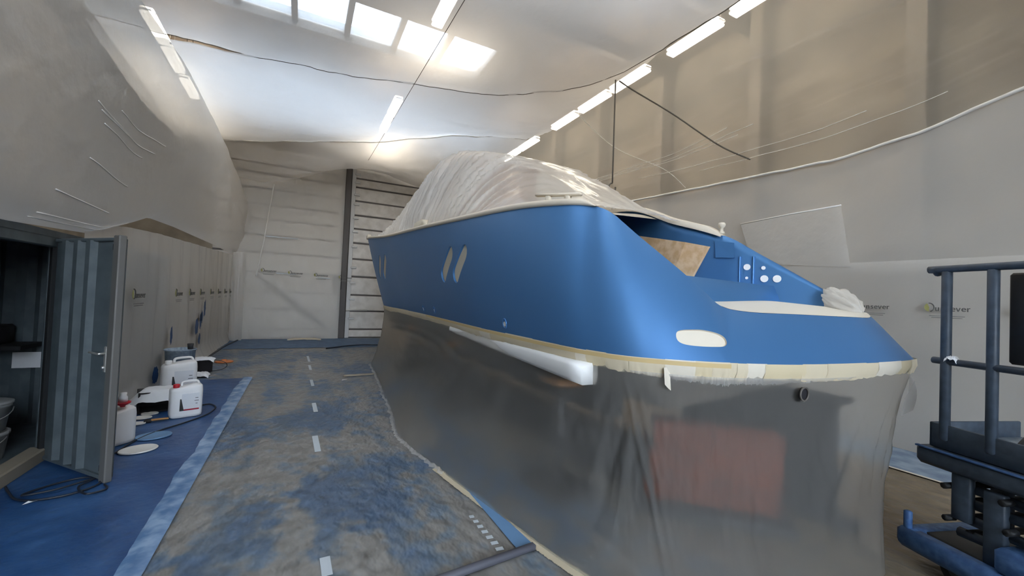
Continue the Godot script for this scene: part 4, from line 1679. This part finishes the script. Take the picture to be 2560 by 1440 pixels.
func build_container() -> void:
	var t := thing("storage_container", "dark grey steel storage container with its ribbed door standing open", "container", Vector3(-2.1, 0, -5.4))
	var off := -t.position
	var st := begin(true)
	slab(st, Vector3(-4.5, 0, -9.0) + off, Vector3(-2.1, 0.10, -2.6) + off)
	fin("base", st, M.container_paint, t, true)
	st = begin(true)
	slab(st, Vector3(-4.5, 2.08, -9.0) + off, Vector3(-2.06, 2.14, -2.6) + off)
	fin("roof", st, M.container_paint, t, true)
	st = begin(true)
	slab(st, Vector3(-4.5, 0.1, -9.0) + off, Vector3(-4.44, 2.08, -2.6) + off)
	fin("back_panel", st, M.container_paint, t, true)
	for z in [-9.0, -2.66]:
		st = begin(true)
		slab(st, Vector3(-4.44, 0.1, z) + off, Vector3(-2.1, 2.08, z + 0.06) + off)
		fin("end_panel", st, M.container_paint, t, true)
	# ribbed inner wall seen through the door opening
	st = begin(true)
	corrugated(st, 2.3, 0.1, 2.08, Transform3D(Basis(Vector3.UP, 0), Vector3(-4.4, 0, -6.45) + off), 0.2, 0.28, 8, 0.05)
	slab(st, Vector3(-4.4, 0.1, -6.50) + off, Vector3(-2.1, 2.08, -6.46) + off)
	fin("inner_wall", st, M.container_paint, t, true)
	# front wall beyond the door, header, posts, sill
	st = begin(true)
	slab(st, Vector3(-2.14, 0.1, -9.0) + off, Vector3(-2.11, 2.08, -5.5) + off)
	corrugated(st, 3.4, 0.1, 2.08, Transform3D(Basis(Vector3.UP, PI / 2), Vector3(-2.11, 0, -5.55) + off), 0.25, 0.28, 11, 0.03)
	fin("side_panel", st, M.container_paint, t, true)
	st = begin(true)
	box(st, Vector3(-2.10, 2.06, -4.1) + off, Vector3(0.07, 0.14, 2.9), 0.01)
	fin("door_header", st, M.container_paint, t, true)
	for z in [-5.46, -2.75]:
		st = begin(true)
		box(st, Vector3(-2.10, 1.05, z) + off, Vector3(0.08, 2.1, 0.10), 0.012)
		fin("corner_post", st, M.container_paint, t, true)
	st = begin(true)
	box(st, Vector3(-2.12, 0.06, -4.1) + off, Vector3(0.14, 0.12, 2.7), 0.012)
	fin("door_sill", st, M.sill_beige, t, true)
	# things fixed inside
	st = begin(true)
	slab(st, Vector3(-3.4, 0.96, -6.39) + off, Vector3(-2.5, 1.0, -5.95) + off)
	fin("wall_shelf", st, M.gasket, t, true)
	# the open leaf
	var leaf := Node3D.new()
	leaf.name = "door_leaf"
	t.add_child(leaf, true)
	leaf.position = Vector3(0, 0, -0.02)
	leaf.rotation.y = atan2(-0.747, 0.665)
	var lx := Transform3D.IDENTITY
	st = begin(true)
	corrugated(st, 0.98, 0.06, 2.05, Transform3D(Basis.IDENTITY, Vector3(0.06, 0, 0)), 0.20, 0.20, 3, 0.038)
	fin("ribbed_skin", st, M.container_paint, leaf, true)
	st = begin(true)
	box(st, Vector3(0.55, 1.05, -0.025), Vector3(1.06, 2.03, 0.04), 0.006)
	fin("outer_skin", st, M.container_paint, leaf, true)
	st = begin(true)
	box(st, Vector3(1.06, 1.05, 0.0), Vector3(0.09, 2.08, 0.055), 0.008)
	fin("edge_flange", st, M.steel_grey, leaf, true)
	st = begin(true)
	box(st, Vector3(0.03, 1.05, 0.0), Vector3(0.06, 2.06, 0.06), 0.008)
	fin("hinge_edge", st, M.gasket, leaf, true)
	for y in [2.055, 0.045]:
		st = begin(true)
		box(st, Vector3(0.55, y, 0.0), Vector3(1.02, 0.03, 0.05), 0.006)
		fin("edge_rail", st, M.container_paint, leaf, true)
	for y in [1.99, 0.11]:
		st = begin(true)
		box(st, Vector3(0.985, y, 0.004), Vector3(0.022, 0.05, 0.01))
		fin("slot", st, M.gasket, leaf, true)
	var h := Node3D.new()
	h.name = "door_handle"
	leaf.add_child(h, true)
	st = begin(true)
	box(st, Vector3(0.975, 1.03, 0.012), Vector3(0.035, 0.22, 0.012), 0.005)
	fin("plate", st, M.steel_bright, h, true)
	st = begin()
	tube(st, smooth([Vector3(0.975, 1.08, 0.01), Vector3(0.975, 1.08, 0.05), Vector3(0.95, 1.08, 0.062), Vector3(0.84, 1.085, 0.06)], 5), 0.010, 8)
	fin("lever", st, M.steel_bright, h)
	st = begin()
	tube(st, [Vector3(0.965, 0.96, 0.01), Vector3(0.965, 0.96, 0.028)], 0.014, 10)
	fin("lock_cylinder", st, M.steel_bright, h)
	# things kept inside
	for k in 2:
		var b := thing("paint_bucket", ["lower grey plastic bucket in the stack inside the container door", "upper grey plastic bucket in the stack inside the container door"][k], "bucket", Vector3(-2.40, 0.10 + 0.245 * k, -5.25), 0.4 * k)
		st = begin()
		lathe(st, [[0.001, 0.0], [0.125, 0.0], [0.15, 0.21], [0.158, 0.21], [0.158, 0.24], [0.145, 0.24], [0.12, 0.02], [0.001, 0.02]], 28)
		fin("tub", st, M.bucket_grey, b)
		if k == 1:
			st = begin()
			lathe(st, [[0.001, 0.235], [0.166, 0.235], [0.168, 0.255], [0.15, 0.262], [0.001, 0.258]], 28)
			fin("lid", st, M.bucket_grey, b)
		st = begin()
		var arc := []
		for q in 13:
			var a := PI * q / 12.0
			arc.append(Vector3(cos(a) * 0.165, 0.20 - 0.09 * sin(a), 0.04 + 0.14 * sin(a)))
		tube(st, arc, 0.004, 5)
		fin("handle", st, M.steel_bright, b)
	st = begin(true)
	box(st, Vector3.ZERO, Vector3(0.24, 0.17, 0.006))
	var nt := fin("wall_note", st, M.can_label, null, true)
	nt.position = Vector3(-2.62, 0.80, -6.385)
	tag(nt, "white paper note stuck to the ribbed wall inside the container", "note")
	var cb := thing("tool_case", "black case on the shelf inside the container", "case", Vector3(-2.95, 1.0, -6.17))
	st = begin()
	box(st, Vector3(0, 0.10, 0), Vector3(0.5, 0.20, 0.3), 0.02)
	fin("case_body", st, M.box_black, cb, true)
	st = begin()
	tube(st, smooth([Vector3(-0.08, 0.19, 0.1), Vector3(-0.06, 0.235, 0.1), Vector3(0.06, 0.235, 0.1), Vector3(0.08, 0.19, 0.1)], 4), 0.01, 6)
	fin("handle", st, M.gasket, cb)

# ------------------------------------------------------------------ small things on the floor
func canister(at: Vector3, turn: float, k: float, label: String, red_cap: bool, with_label := true) -> Node3D:
	var t := thing("canister", label, "canister", at, turn)
	var st := begin()
	# rounded block, drawn in at the shoulders
	var rows := []
	var prof := [[0.0, 0.86], [0.012, 0.97], [0.04, 1.0], [0.33, 1.0], [0.365, 0.97], [0.385, 0.86], [0.39, 0.5]]
	for p in prof:
		var row := PackedVector3Array()
		for i in 33:
			var a := TAU * i / 32.0
			var cx := cos(a)
			var sz := sin(a)
			var f := 1.0 / pow(pow(absf(cx), 6.0) + pow(absf(sz), 6.0), 1.0 / 6.0)
			row.append(Vector3(cx * f * 0.165 * p[1], p[0] + (0.02 * cx if p[0] > 0.35 else 0.0), sz * f * 0.115 * p[1]) * k)
		rows.append(row)
	grid(st, rows)
	var q := []
	for i in 32: q.append(rows[-1][i])
	face(st, q, Vector3.UP)
	q = []
	for i in 32: q.append(rows[0][i])
	face(st, q, Vector3.DOWN)
	fin("body", st, M.can_white, t)
	st = begin()
	tube(st, smooth([Vector3(-0.05, 0.385, 0) * k, Vector3(-0.04, 0.43, 0) * k, Vector3(0.05, 0.44, 0) * k, Vector3(0.11, 0.435, 0) * k, Vector3(0.13, 0.39, 0) * k], 4), 0.014 * k, 8)
	fin("grip", st, M.can_white, t)
	st = begin()
	lathe(st, [[0.033, 0.375], [0.034, 0.41], [0.030, 0.418], [0.001, 0.418]], 18, Transform3D(Basis.IDENTITY.scaled(Vector3.ONE * k), Vector3(-0.105, 0, 0.03) * k))
	fin("screw_cap", st, M.red_plastic if red_cap else M.can_white, t)
	if with_label:
		var l := Node3D.new()
		l.name = "label_print"
		t.add_child(l, true)
		var z := 0.1165 * k
		st = begin(true)
		prism(st, PackedVector2Array([Vector2(-0.055, 0.10) * k, Vector2(0.12, 0.10) * k, Vector2(0.12, 0.30) * k, Vector2(-0.055, 0.30) * k]), 0.002, Transform3D(Basis.IDENTITY, Vector3(0, 0, z)))
		fin("label_field", st, M.can_label, l, true)
		st = begin(true)
		prism(st, PackedVector2Array([Vector2(-0.075, 0.09) * k, Vector2(-0.03, 0.09) * k, Vector2(-0.06, 0.24) * k, Vector2(-0.072, 0.24) * k]), 0.003, Transform3D(Basis.IDENTITY, Vector3(0, 0, z + 0.001)))
		fin("dark_wedge", st, M.label_black, l, true)
		st = begin(true)
		box(st, Vector3(0.045 * k, 0.099 * k, z + 0.001), Vector3(0.155 * k, 0.018 * k, 0.004))
		fin("red_bar", st, M.label_red, l, true)
		for e in [[0.24, 0.03], [0.205, 0.045], [0.17, 0.02]]:
			st = begin(true)
			box(st, Vector3(0.095 * k, e[0] * k, z + 0.001), Vector3(e[1] * k, 0.006 * k, 0.004))
			fin("text_line", st, M.label_black, l, true)
	return t

func dish(at: Vector3, r: float, m: Material, label: String, squash := 1.0, turn := 0.0) -> void:
	var st := begin()
	lathe(st, [[r * 0.6, 0.001], [r * 0.97, 0.001], [r, 0.008], [r * 0.96, 0.016], [r * 0.9, 0.012], [0.001, 0.012]], 36)
	var o := fin("pail_lid", st, m)
	o.position = at
	o.scale = Vector3(1, 1, squash)
	o.rotation.y = turn
	tag(o, label, "lid")

func draped(called: String, label: String, at: Vector3, sx: float, sz: float, drop: float, sd: float, m: Material, top := 0.0) -> void:
	# a crumpled sheet of paper over an edge
	var rows := []
	for j in 15:
		var row := PackedVector3Array()
		for i in 15:
			var u := i / 7.0 - 1.0
			var v := j / 7.0 - 1.0
			var e := maxf(absf(u) - 0.62, 0.0) + maxf(absf(v) - 0.62, 0.0)
			row.append(at + Vector3(u * sx, top - e * drop + 0.018 * n2(u * 2.3 + sd, v * 2.3), v * sz))
		rows.append(row)
	var st := begin()
	grid(st, rows)
	tag(fin(called, st, m), label, "rag" if called.ends_with("rag") else "paper")

func build_small_things() -> void:
	canister(Vector3(-1.26, 0.012, -6.60), 0.33, 1.0, "white canister with red cap and red-barred label on the blue sheet", true)
	canister(Vector3(-1.60, 0.012, -7.85), 0.33, 1.28, "taller white canister with blue dust behind the black box", false)
	canister(Vector3(-1.66, 0.012, -5.66), 0.9, 0.92, "white canister with red funnel half behind the open container door", true, false)
	# funnel on the canister by the door
	var fu := thing("funnel", "red funnel with a white cup standing on the canister by the door", "funnel", Vector3(-1.60, 0.396, -5.64))
	var st := begin()
	lathe(st, [[0.02, 0.0], [0.022, 0.012], [0.062, 0.036], [0.066, 0.05], [0.058, 0.05], [0.018, 0.02]], 22)
	fin("cone", st, M.red_plastic, fu)
	st = begin()
	lathe(st, [[0.001, 0.05], [0.036, 0.05], [0.040, 0.10], [0.028, 0.12], [0.03, 0.145], [0.001, 0.15]], 18)
	fin("cup", st, M.can_white, fu)
	# black box and paper
	var b := thing("open_box", "black open-fronted box under white paper beside the red-capped canister", "box", Vector3(-1.63, 0.012, -7.05), 0.3)
	st = begin(true)
	box(st, Vector3(0, 0.01, 0), Vector3(0.44, 0.02, 0.34), 0.004)
	fin("bottom", st, M.box_black, b, true)
	for x in [-0.21, 0.21]:
		st = begin(true)
		box(st, Vector3(x, 0.13, 0), Vector3(0.02, 0.24, 0.34), 0.004)
		fin("side", st, M.box_black, b, true)
	st = begin(true)
	box(st, Vector3(0, 0.13, -0.16), Vector3(0.40, 0.24, 0.02), 0.004)
	fin("back", st, M.box_black, b, true)
	st = begin(true)
	box(st, Vector3(0, 0.255, 0), Vector3(0.44, 0.014, 0.34), 0.004)
	fin("top", st, M.box_black, b, true)
	draped("paper_sheet", "crumpled white paper lying over the black open box", Vector3(-1.61, 0.012, -7.02), 0.29, 0.24, 0.34, 2.0, M.white_paper, 0.285)
	# round lids and drips
	dish(Vector3(-1.385, 0.012, -5.38), 0.155, M.lid_white, "big white round pail lid lying on the blue sheet by the cord", 0.85, 0.3)
	dish(Vector3(-1.37, 0.012, -5.80), 0.16, M.lid_blue, "pail lid dusted blue lying behind the big white lid", 0.85, 0.3)
	dish(Vector3(-1.66, 0.012, -6.80), 0.09, M.lid_white, "small white lid nearest the black open box", 0.7)
	dish(Vector3(-1.70, 0.012, -6.62), 0.11, M.lid_white, "small white lid beside the brush handle", 0.7)
	dish(Vector3(-1.68, 0.012, -6.36), 0.095, M.lid_white, "smallest white lid, between the brush and the funnel canister", 0.7)
	var br := thing("paint_brush", "flat paint brush with wooden handle by the small white lids", "brush", Vector3(-1.53, 0.012, -6.42), 0.15)
	st = begin()
	box(st, Vector3(0.06, 0.022, 0), Vector3(0.17, 0.02, 0.045), 0.008)
	fin("handle", st, M.timber_pale, br, true)
	st = begin()
	box(st, Vector3(-0.05, 0.016, 0), Vector3(0.07, 0.026, 0.07), 0.006)
	fin("bristles", st, M.stand_steel, br, true)
	# bin and cup by the wall
	var bn := thing("waste_bin", "grey-blue bin behind the taller canister by the side film", "bin", Vector3(-1.72, 0.012, -8.45))
	st = begin()
	lathe(st, [[0.001, 0.0], [0.17, 0.0], [0.20, 0.60], [0.215, 0.605], [0.215, 0.625], [0.19, 0.62], [0.16, 0.03], [0.001, 0.03]], 28)
	fin("tub", st, M.lift_deck, bn)
	st = begin()
	lathe(st, [[0.191, 0.54], [0.001, 0.58]], 20)
	fin("contents", st, M.box_black, bn)
	var cup := thing("mixing_cup", "small dark mixing cup standing on the bin's rim", "cup", Vector3(-1.58, 0.637, -8.38))
	st = begin()
	lathe(st, [[0.001, 0.0], [0.036, 0.0], [0.045, 0.09], [0.041, 0.09], [0.034, 0.006], [0.001, 0.006]], 18)
	fin("cup_body", st, M.stand_steel, cup)
	# tin with paper farther along the wall
	var tn := thing("paint_tin", "dark tin with white paper on top near the orange pad", "tin", Vector3(-1.64, 0.004, -9.85))
	st = begin()
	lathe(st, [[0.001, 0.0], [0.15, 0.0], [0.152, 0.01], [0.15, 0.02], [0.15, 0.23], [0.155, 0.24], [0.145, 0.25], [0.13, 0.235], [0.001, 0.235]], 26)
	fin("tin_body", st, M.box_black, tn)
	st = begin()
	var loop := []
	for k in 15:
		var a := PI * k / 14.0
		loop.append(Vector3(0.15 + 0.24 * sin(a), 0.21 * cos(a) * 0.5 + 0.12, 0.02))
	tube(st, loop, 0.006, 6)
	fin("wire_loop", st, M.cord_black, tn)
	draped("paper_sheet", "white paper lying on the dark tin by the side film", Vector3(-1.64, 0.004, -9.83), 0.19, 0.16, 0.10, 5.0, M.white_paper, 0.285)
	draped("paper_sheet", "crumpled white paper on the floor before the dark tin", Vector3(-1.58, 0.03, -9.35), 0.13, 0.15, 0.12, 9.0, M.white_paper, 0.05)
	var pd := thing("sanding_pad", "round orange sanding pad lying on the floor by the side film", "pad", Vector3(-1.46, 0.004, -11.0))
	st = begin()
	lathe(st, [[0.001, 0.0], [0.17, 0.0], [0.18, 0.015], [0.15, 0.03], [0.05, 0.034], [0.045, 0.06], [0.001, 0.066]], 24)
	fin("disc", st, M.orange_thing, pd)
	# sacking at the foot of the far film
	draped("floor_rag", "pale brown rag at the foot of the film before the door", Vector3(0.15, 0.01, -15.25), 0.5, 0.12, 0.1, 3.0, M.masking_beige, 0.06)

# ------------------------------------------------------------------ lift
func build_lift() -> void:
	var t := thing("scissor_lift", "dark blue-grey scissor lift with guard rail beside the boat's stern", "lift", Vector3(3.81, 0, -1.146))
	var u := Vector3(-0.32, 0, 0.95).normalized()
	var w := Vector3(0.95, 0, 0.32).normalized()
	t.basis = Basis(w, Vector3.UP, u)
	# local x runs across to the right, z along towards the near end
	var st := begin()
	tube(st, smooth([Vector3(0.03, 1.985, -0.02), Vector3(0.0, 2.005, 0.0), Vector3(0, 2.01, 0.1), Vector3(0, 2.01, 1.7)], 5), 0.024, 12)
	fin("top_rail", st, M.lift_paint, t)
	st = begin()
	tube(st, [Vector3(0, 1.40, -0.02), Vector3(0, 1.40, 1.7)], 0.022, 12)
	fin("middle_rail", st, M.lift_paint, t)
	for z in [0.05, 0.285, 0.9, 1.5]:
		st = begin()
		box(st, Vector3(0.0, 1.44, z), Vector3(0.046, 1.12, 0.05), 0.012)
		fin("rail_post", st, M.lift_paint, t, true)
	st = begin()
	box(st, Vector3(0.0, 0.905, 0.85), Vector3(0.02, 0.16, 1.76), 0.005)
	fin("toe_board", st, M.lift_paint, t, true)
	st = begin()
	box(st, Vector3(0.36, 0.905, -0.02), Vector3(0.74, 0.16, 0.02), 0.005)
	fin("toe_board", st, M.lift_paint, t, true)
	st = begin()
	box(st, Vector3(0.37, 0.865, 0.85), Vector3(0.72, 0.03, 1.72), 0.004)
	fin("deck", st, M.lift_deck, t, true)
	st = begin()
	box(st, Vector3(0.36, 0.885, 0.3), Vector3(0.68, 0.006, 0.012))
	fin("deck_joint", st, M.lift_dark, t, true)
	st = begin()
	box(st, Vector3(0.35, 0.76, 0.84), Vector3(0.80, 0.12, 1.86), 0.025)
	fin("platform_frame", st, M.lift_paint, t, true)
	st = begin()
	box(st, Vector3(-0.045, 0.815, 0.84), Vector3(0.03, 0.012, 1.84), 0.004)
	fin("dusty_ledge", st, M.lift_blue, t, true)
	# gas strut lying on the deck
	var g := Node3D.new()
	g.name = "deck_latch"
	t.add_child(g, true)
	st = begin()
	tube(st, [Vector3(0.10, 0.93, 0.34), Vector3(0.36, 1.0, 0.26)], 0.016, 10)
	fin("cylinder", st, M.lift_dark, g)
	st = begin()
	tube(st, [Vector3(0.36, 1.0, 0.26), Vector3(0.46, 1.03, 0.23)], 0.010, 8)
	fin("rod", st, M.steel_bright, g)
	st = begin()
	box(st, Vector3(0.10, 0.905, 0.36), Vector3(0.10, 0.05, 0.16), 0.01)
	fin("bracket", st, M.lift_dark, g, true)
	# dark panel hung inside the rail
	st = begin()
	box(st, Vector3(0.05, 1.70, 0.72), Vector3(0.03, 0.54, 0.78), 0.02)
	fin("rail_panel", st, M.lift_dark, t, true)
	# scissor arms
	for k in 4:
		var y := 0.34 + 0.10 * k
		for x in [0.06, 0.62]:
			st = begin()
			tube(st, [Vector3(x, y - 0.02, 0.10), Vector3(x, y + (0.05 if k % 2 == 0 else -0.03), 1.6)], 0.032, 8)
			fin("scissor_arm", st, M.lift_paint, t)
		st = begin()
		tube(st, [Vector3(0.04, y, 0.16), Vector3(0.66, y, 0.16)], 0.022, 8)
		fin("cross_tube", st, M.lift_dark, t)
	for p in [[0.02, 0.56, 0.14, 0.30], [0.02, 0.44, 0.30, 0.44], [0.36, 0.5, 0.12, 0.36]]:
		st = begin()
		box(st, Vector3(p[0], p[1], p[2]), Vector3(0.05, p[3], 0.10), 0.008)
		fin("upright_plate", st, M.lift_paint, t, true)
	for p in [[-0.01, 0.60, 0.07], [-0.01, 0.40, 0.08], [-0.02, 0.47, 0.38], [-0.02, 0.63, 0.36]]:
		st = begin()
		tube(st, [Vector3(p[0] - 0.02, p[1], p[2]), Vector3(p[0] + 0.05, p[1], p[2])], 0.02, 8)
		fin("pin", st, M.lift_dark, t)
	# chassis
	st = begin()
	box(st, Vector3(0.30, 0.16, 0.85), Vector3(0.60, 0.14, 1.9), 0.02)
	fin("chassis", st, M.lift_dark, t, true)
	st = begin()
	box(st, Vector3(-0.05, 0.17, 0.83), Vector3(0.12, 0.13, 1.98), 0.03)
	fin("chassis_side", st, M.lift_blue, t, true)
	st = begin()
	box(st, Vector3(0.33, 0.17, -0.10), Vector3(0.86, 0.13, 0.14), 0.03)
	fin("bumper", st, M.lift_blue, t, true)
	st = begin()
	box(st, Vector3(-0.06, 0.29, -0.11), Vector3(0.04, 0.12, 0.04), 0.008)
	fin("bumper_lug", st, M.lift_blue, t, true)
	st = begin()
	box(st, Vector3(0.10, 0.30, 0.50), Vector3(0.34, 0.16, 0.34), 0.03)
	fin("battery_box", st, M.lift_blue, t, true)
	for z in [0.16, 1.5]:
		for x in [0.0, 0.62]:
			var wh := Node3D.new()
			wh.name = "wheel"
			t.add_child(wh, true)
			st = begin()
			lathe(st, [[0.001, -0.05], [0.09, -0.05], [0.105, -0.03], [0.105, 0.03], [0.09, 0.05], [0.001, 0.05]], 22, Transform3D(Basis(Vector3(0, 0, 1), PI / 2), Vector3(x, 0.106, z)))
			fin("tyre", st, M.lift_dark, wh)
			st = begin()
			lathe(st, [[0.001, -0.055], [0.045, -0.055], [0.05, 0.0], [0.045, 0.055], [0.001, 0.055]], 16, Transform3D(Basis(Vector3(0, 0, 1), PI / 2), Vector3(x, 0.106, z)))
			fin("hub", st, M.lift_paint, wh)

# ------------------------------------------------------------------ cords, ropes, hook
func line(called: String, label: String, category: String, pts: Array, r: float, m: Material, per := 8, group := "") -> MeshInstance3D:
	var st := begin()
	tube(st, smooth(pts, per) if per > 1 else pts, r, 7)
	var o := fin(called, st, m)
	tag(o, label, category, group)
	return o

func build_cables() -> void:
	draped("rail_rag", "scrap of white cloth hung over the scissor lift's middle rail", Vector3(3.782, 1.40, -1.066), 0.035, 0.03, 0.05, 4.0, M.white_paper, 0.036)
	var y := 0.020
	line("power_cord", "black power cord running from the open door past the red-capped canister", "cord", [Vector3(-1.60, y, -5.20), Vector3(-1.55, y, -5.34), Vector3(-1.49, y, -5.70), Vector3(-1.362, y, -5.99), Vector3(-1.17, y, -6.26), Vector3(-1.02, y, -6.55), Vector3(-0.98, y, -6.88), Vector3(-1.08, y, -7.10), Vector3(-1.2, y, -7.05)], 0.009, M.cord_black)
	line("coiled_cord", "black cord lying in loops at the foot of the container door", "cord", [Vector3(-2.03, y, -4.76), Vector3(-1.95, y, -4.62), Vector3(-1.84, y, -4.46), Vector3(-1.70, y, -4.40), Vector3(-1.53, y, -4.43), Vector3(-1.42, y, -4.56), Vector3(-1.46, y, -4.70), Vector3(-1.60, y, -4.76), Vector3(-1.76, y, -4.66), Vector3(-1.83, y + 0.012, -4.50), Vector3(-1.66, y + 0.016, -4.52), Vector3(-1.48, y + 0.016, -4.66), Vector3(-1.52, y + 0.016, -4.52), Vector3(-1.42, y + 0.012, -4.36), Vector3(-1.33, y, -4.44), Vector3(-1.37, y, -4.54)], 0.008, M.cord_black)
	line("power_cord", "dark cord along the foot of the side film towards the far corner", "cord", [Vector3(-1.80, 0.02, -9.9), Vector3(-1.86, 0.02, -11.5), Vector3(-1.84, 0.02, -13.5), Vector3(-1.70, 0.02, -15.2)], 0.022, M.cord_black)
	line("rope_line", "slack dark cord on the floor before the tall door", "cord", [Vector3(0.7, 0.02, -12.9), Vector3(1.3, 0.02, -13.4), Vector3(1.9, 0.02, -13.6), Vector3(2.6, 0.02, -13.3)], 0.02, M.cord_black)
	# hoist line with its hook
	var t := thing("hoist_line", "dark hoist cord with a hook hanging beside the boat's cover", "hoist cord", Vector3(4.80, 5.66, -5.66))
	var st := begin()
	tube(st, [Vector3(0, 0.0, 0), Vector3(0.005, -0.9, 0), Vector3(0.01, -1.85, 0)], 0.014, 7)
	fin("cord", st, M.rope_grey, t)
	st = begin()
	var hk := []
	for k in 15:
		var a := lerpf(1.6, 6.6, k / 14.0)
		hk.append(Vector3(0.01 + 0.075 * cos(a), -1.94 + 0.085 * sin(a), 0))
	tube(st, hk, 0.014, 8)
	fin("hook", st, M.column_steel, t)
	st = begin()
	tube(st, smooth([Vector3(0.01, -2.0, 0.0), Vector3(0.03, -2.08, 0.02), Vector3(0.06, -2.14, 0.02)], 4), 0.01, 6)
	fin("shackle", st, M.column_steel, t)
	line("stay_rope", "dark rope from the hoist point down the film slope", "rope", [Vector3(4.85, 5.64, -5.62), Vector3(5.05, 5.44, -5.45), Vector3(5.55, 4.98, -5.02), Vector3(6.1, 4.42, -4.55), Vector3(6.45, 4.13, -4.2)], 0.012, M.rope_grey)
	line("tie_wire", "thin wire strung under the ceiling film along the middle lamp row", "wire", [Vector3(1.72, 5.50, -3.0), Vector3(1.60, 5.45, -8.0), Vector3(1.55, 5.55, -12.6)], 0.005, M.rope_grey, 4)
	line("film_seam", "pale taped seam running diagonally down the sloping film", "seam", [Vector3(4.95, 5.70, -7.1), Vector3(5.6, 4.92, -6.6), Vector3(6.2, 4.35, -5.8), Vector3(6.6, 4.0, -5.6)], 0.006, M.seam)
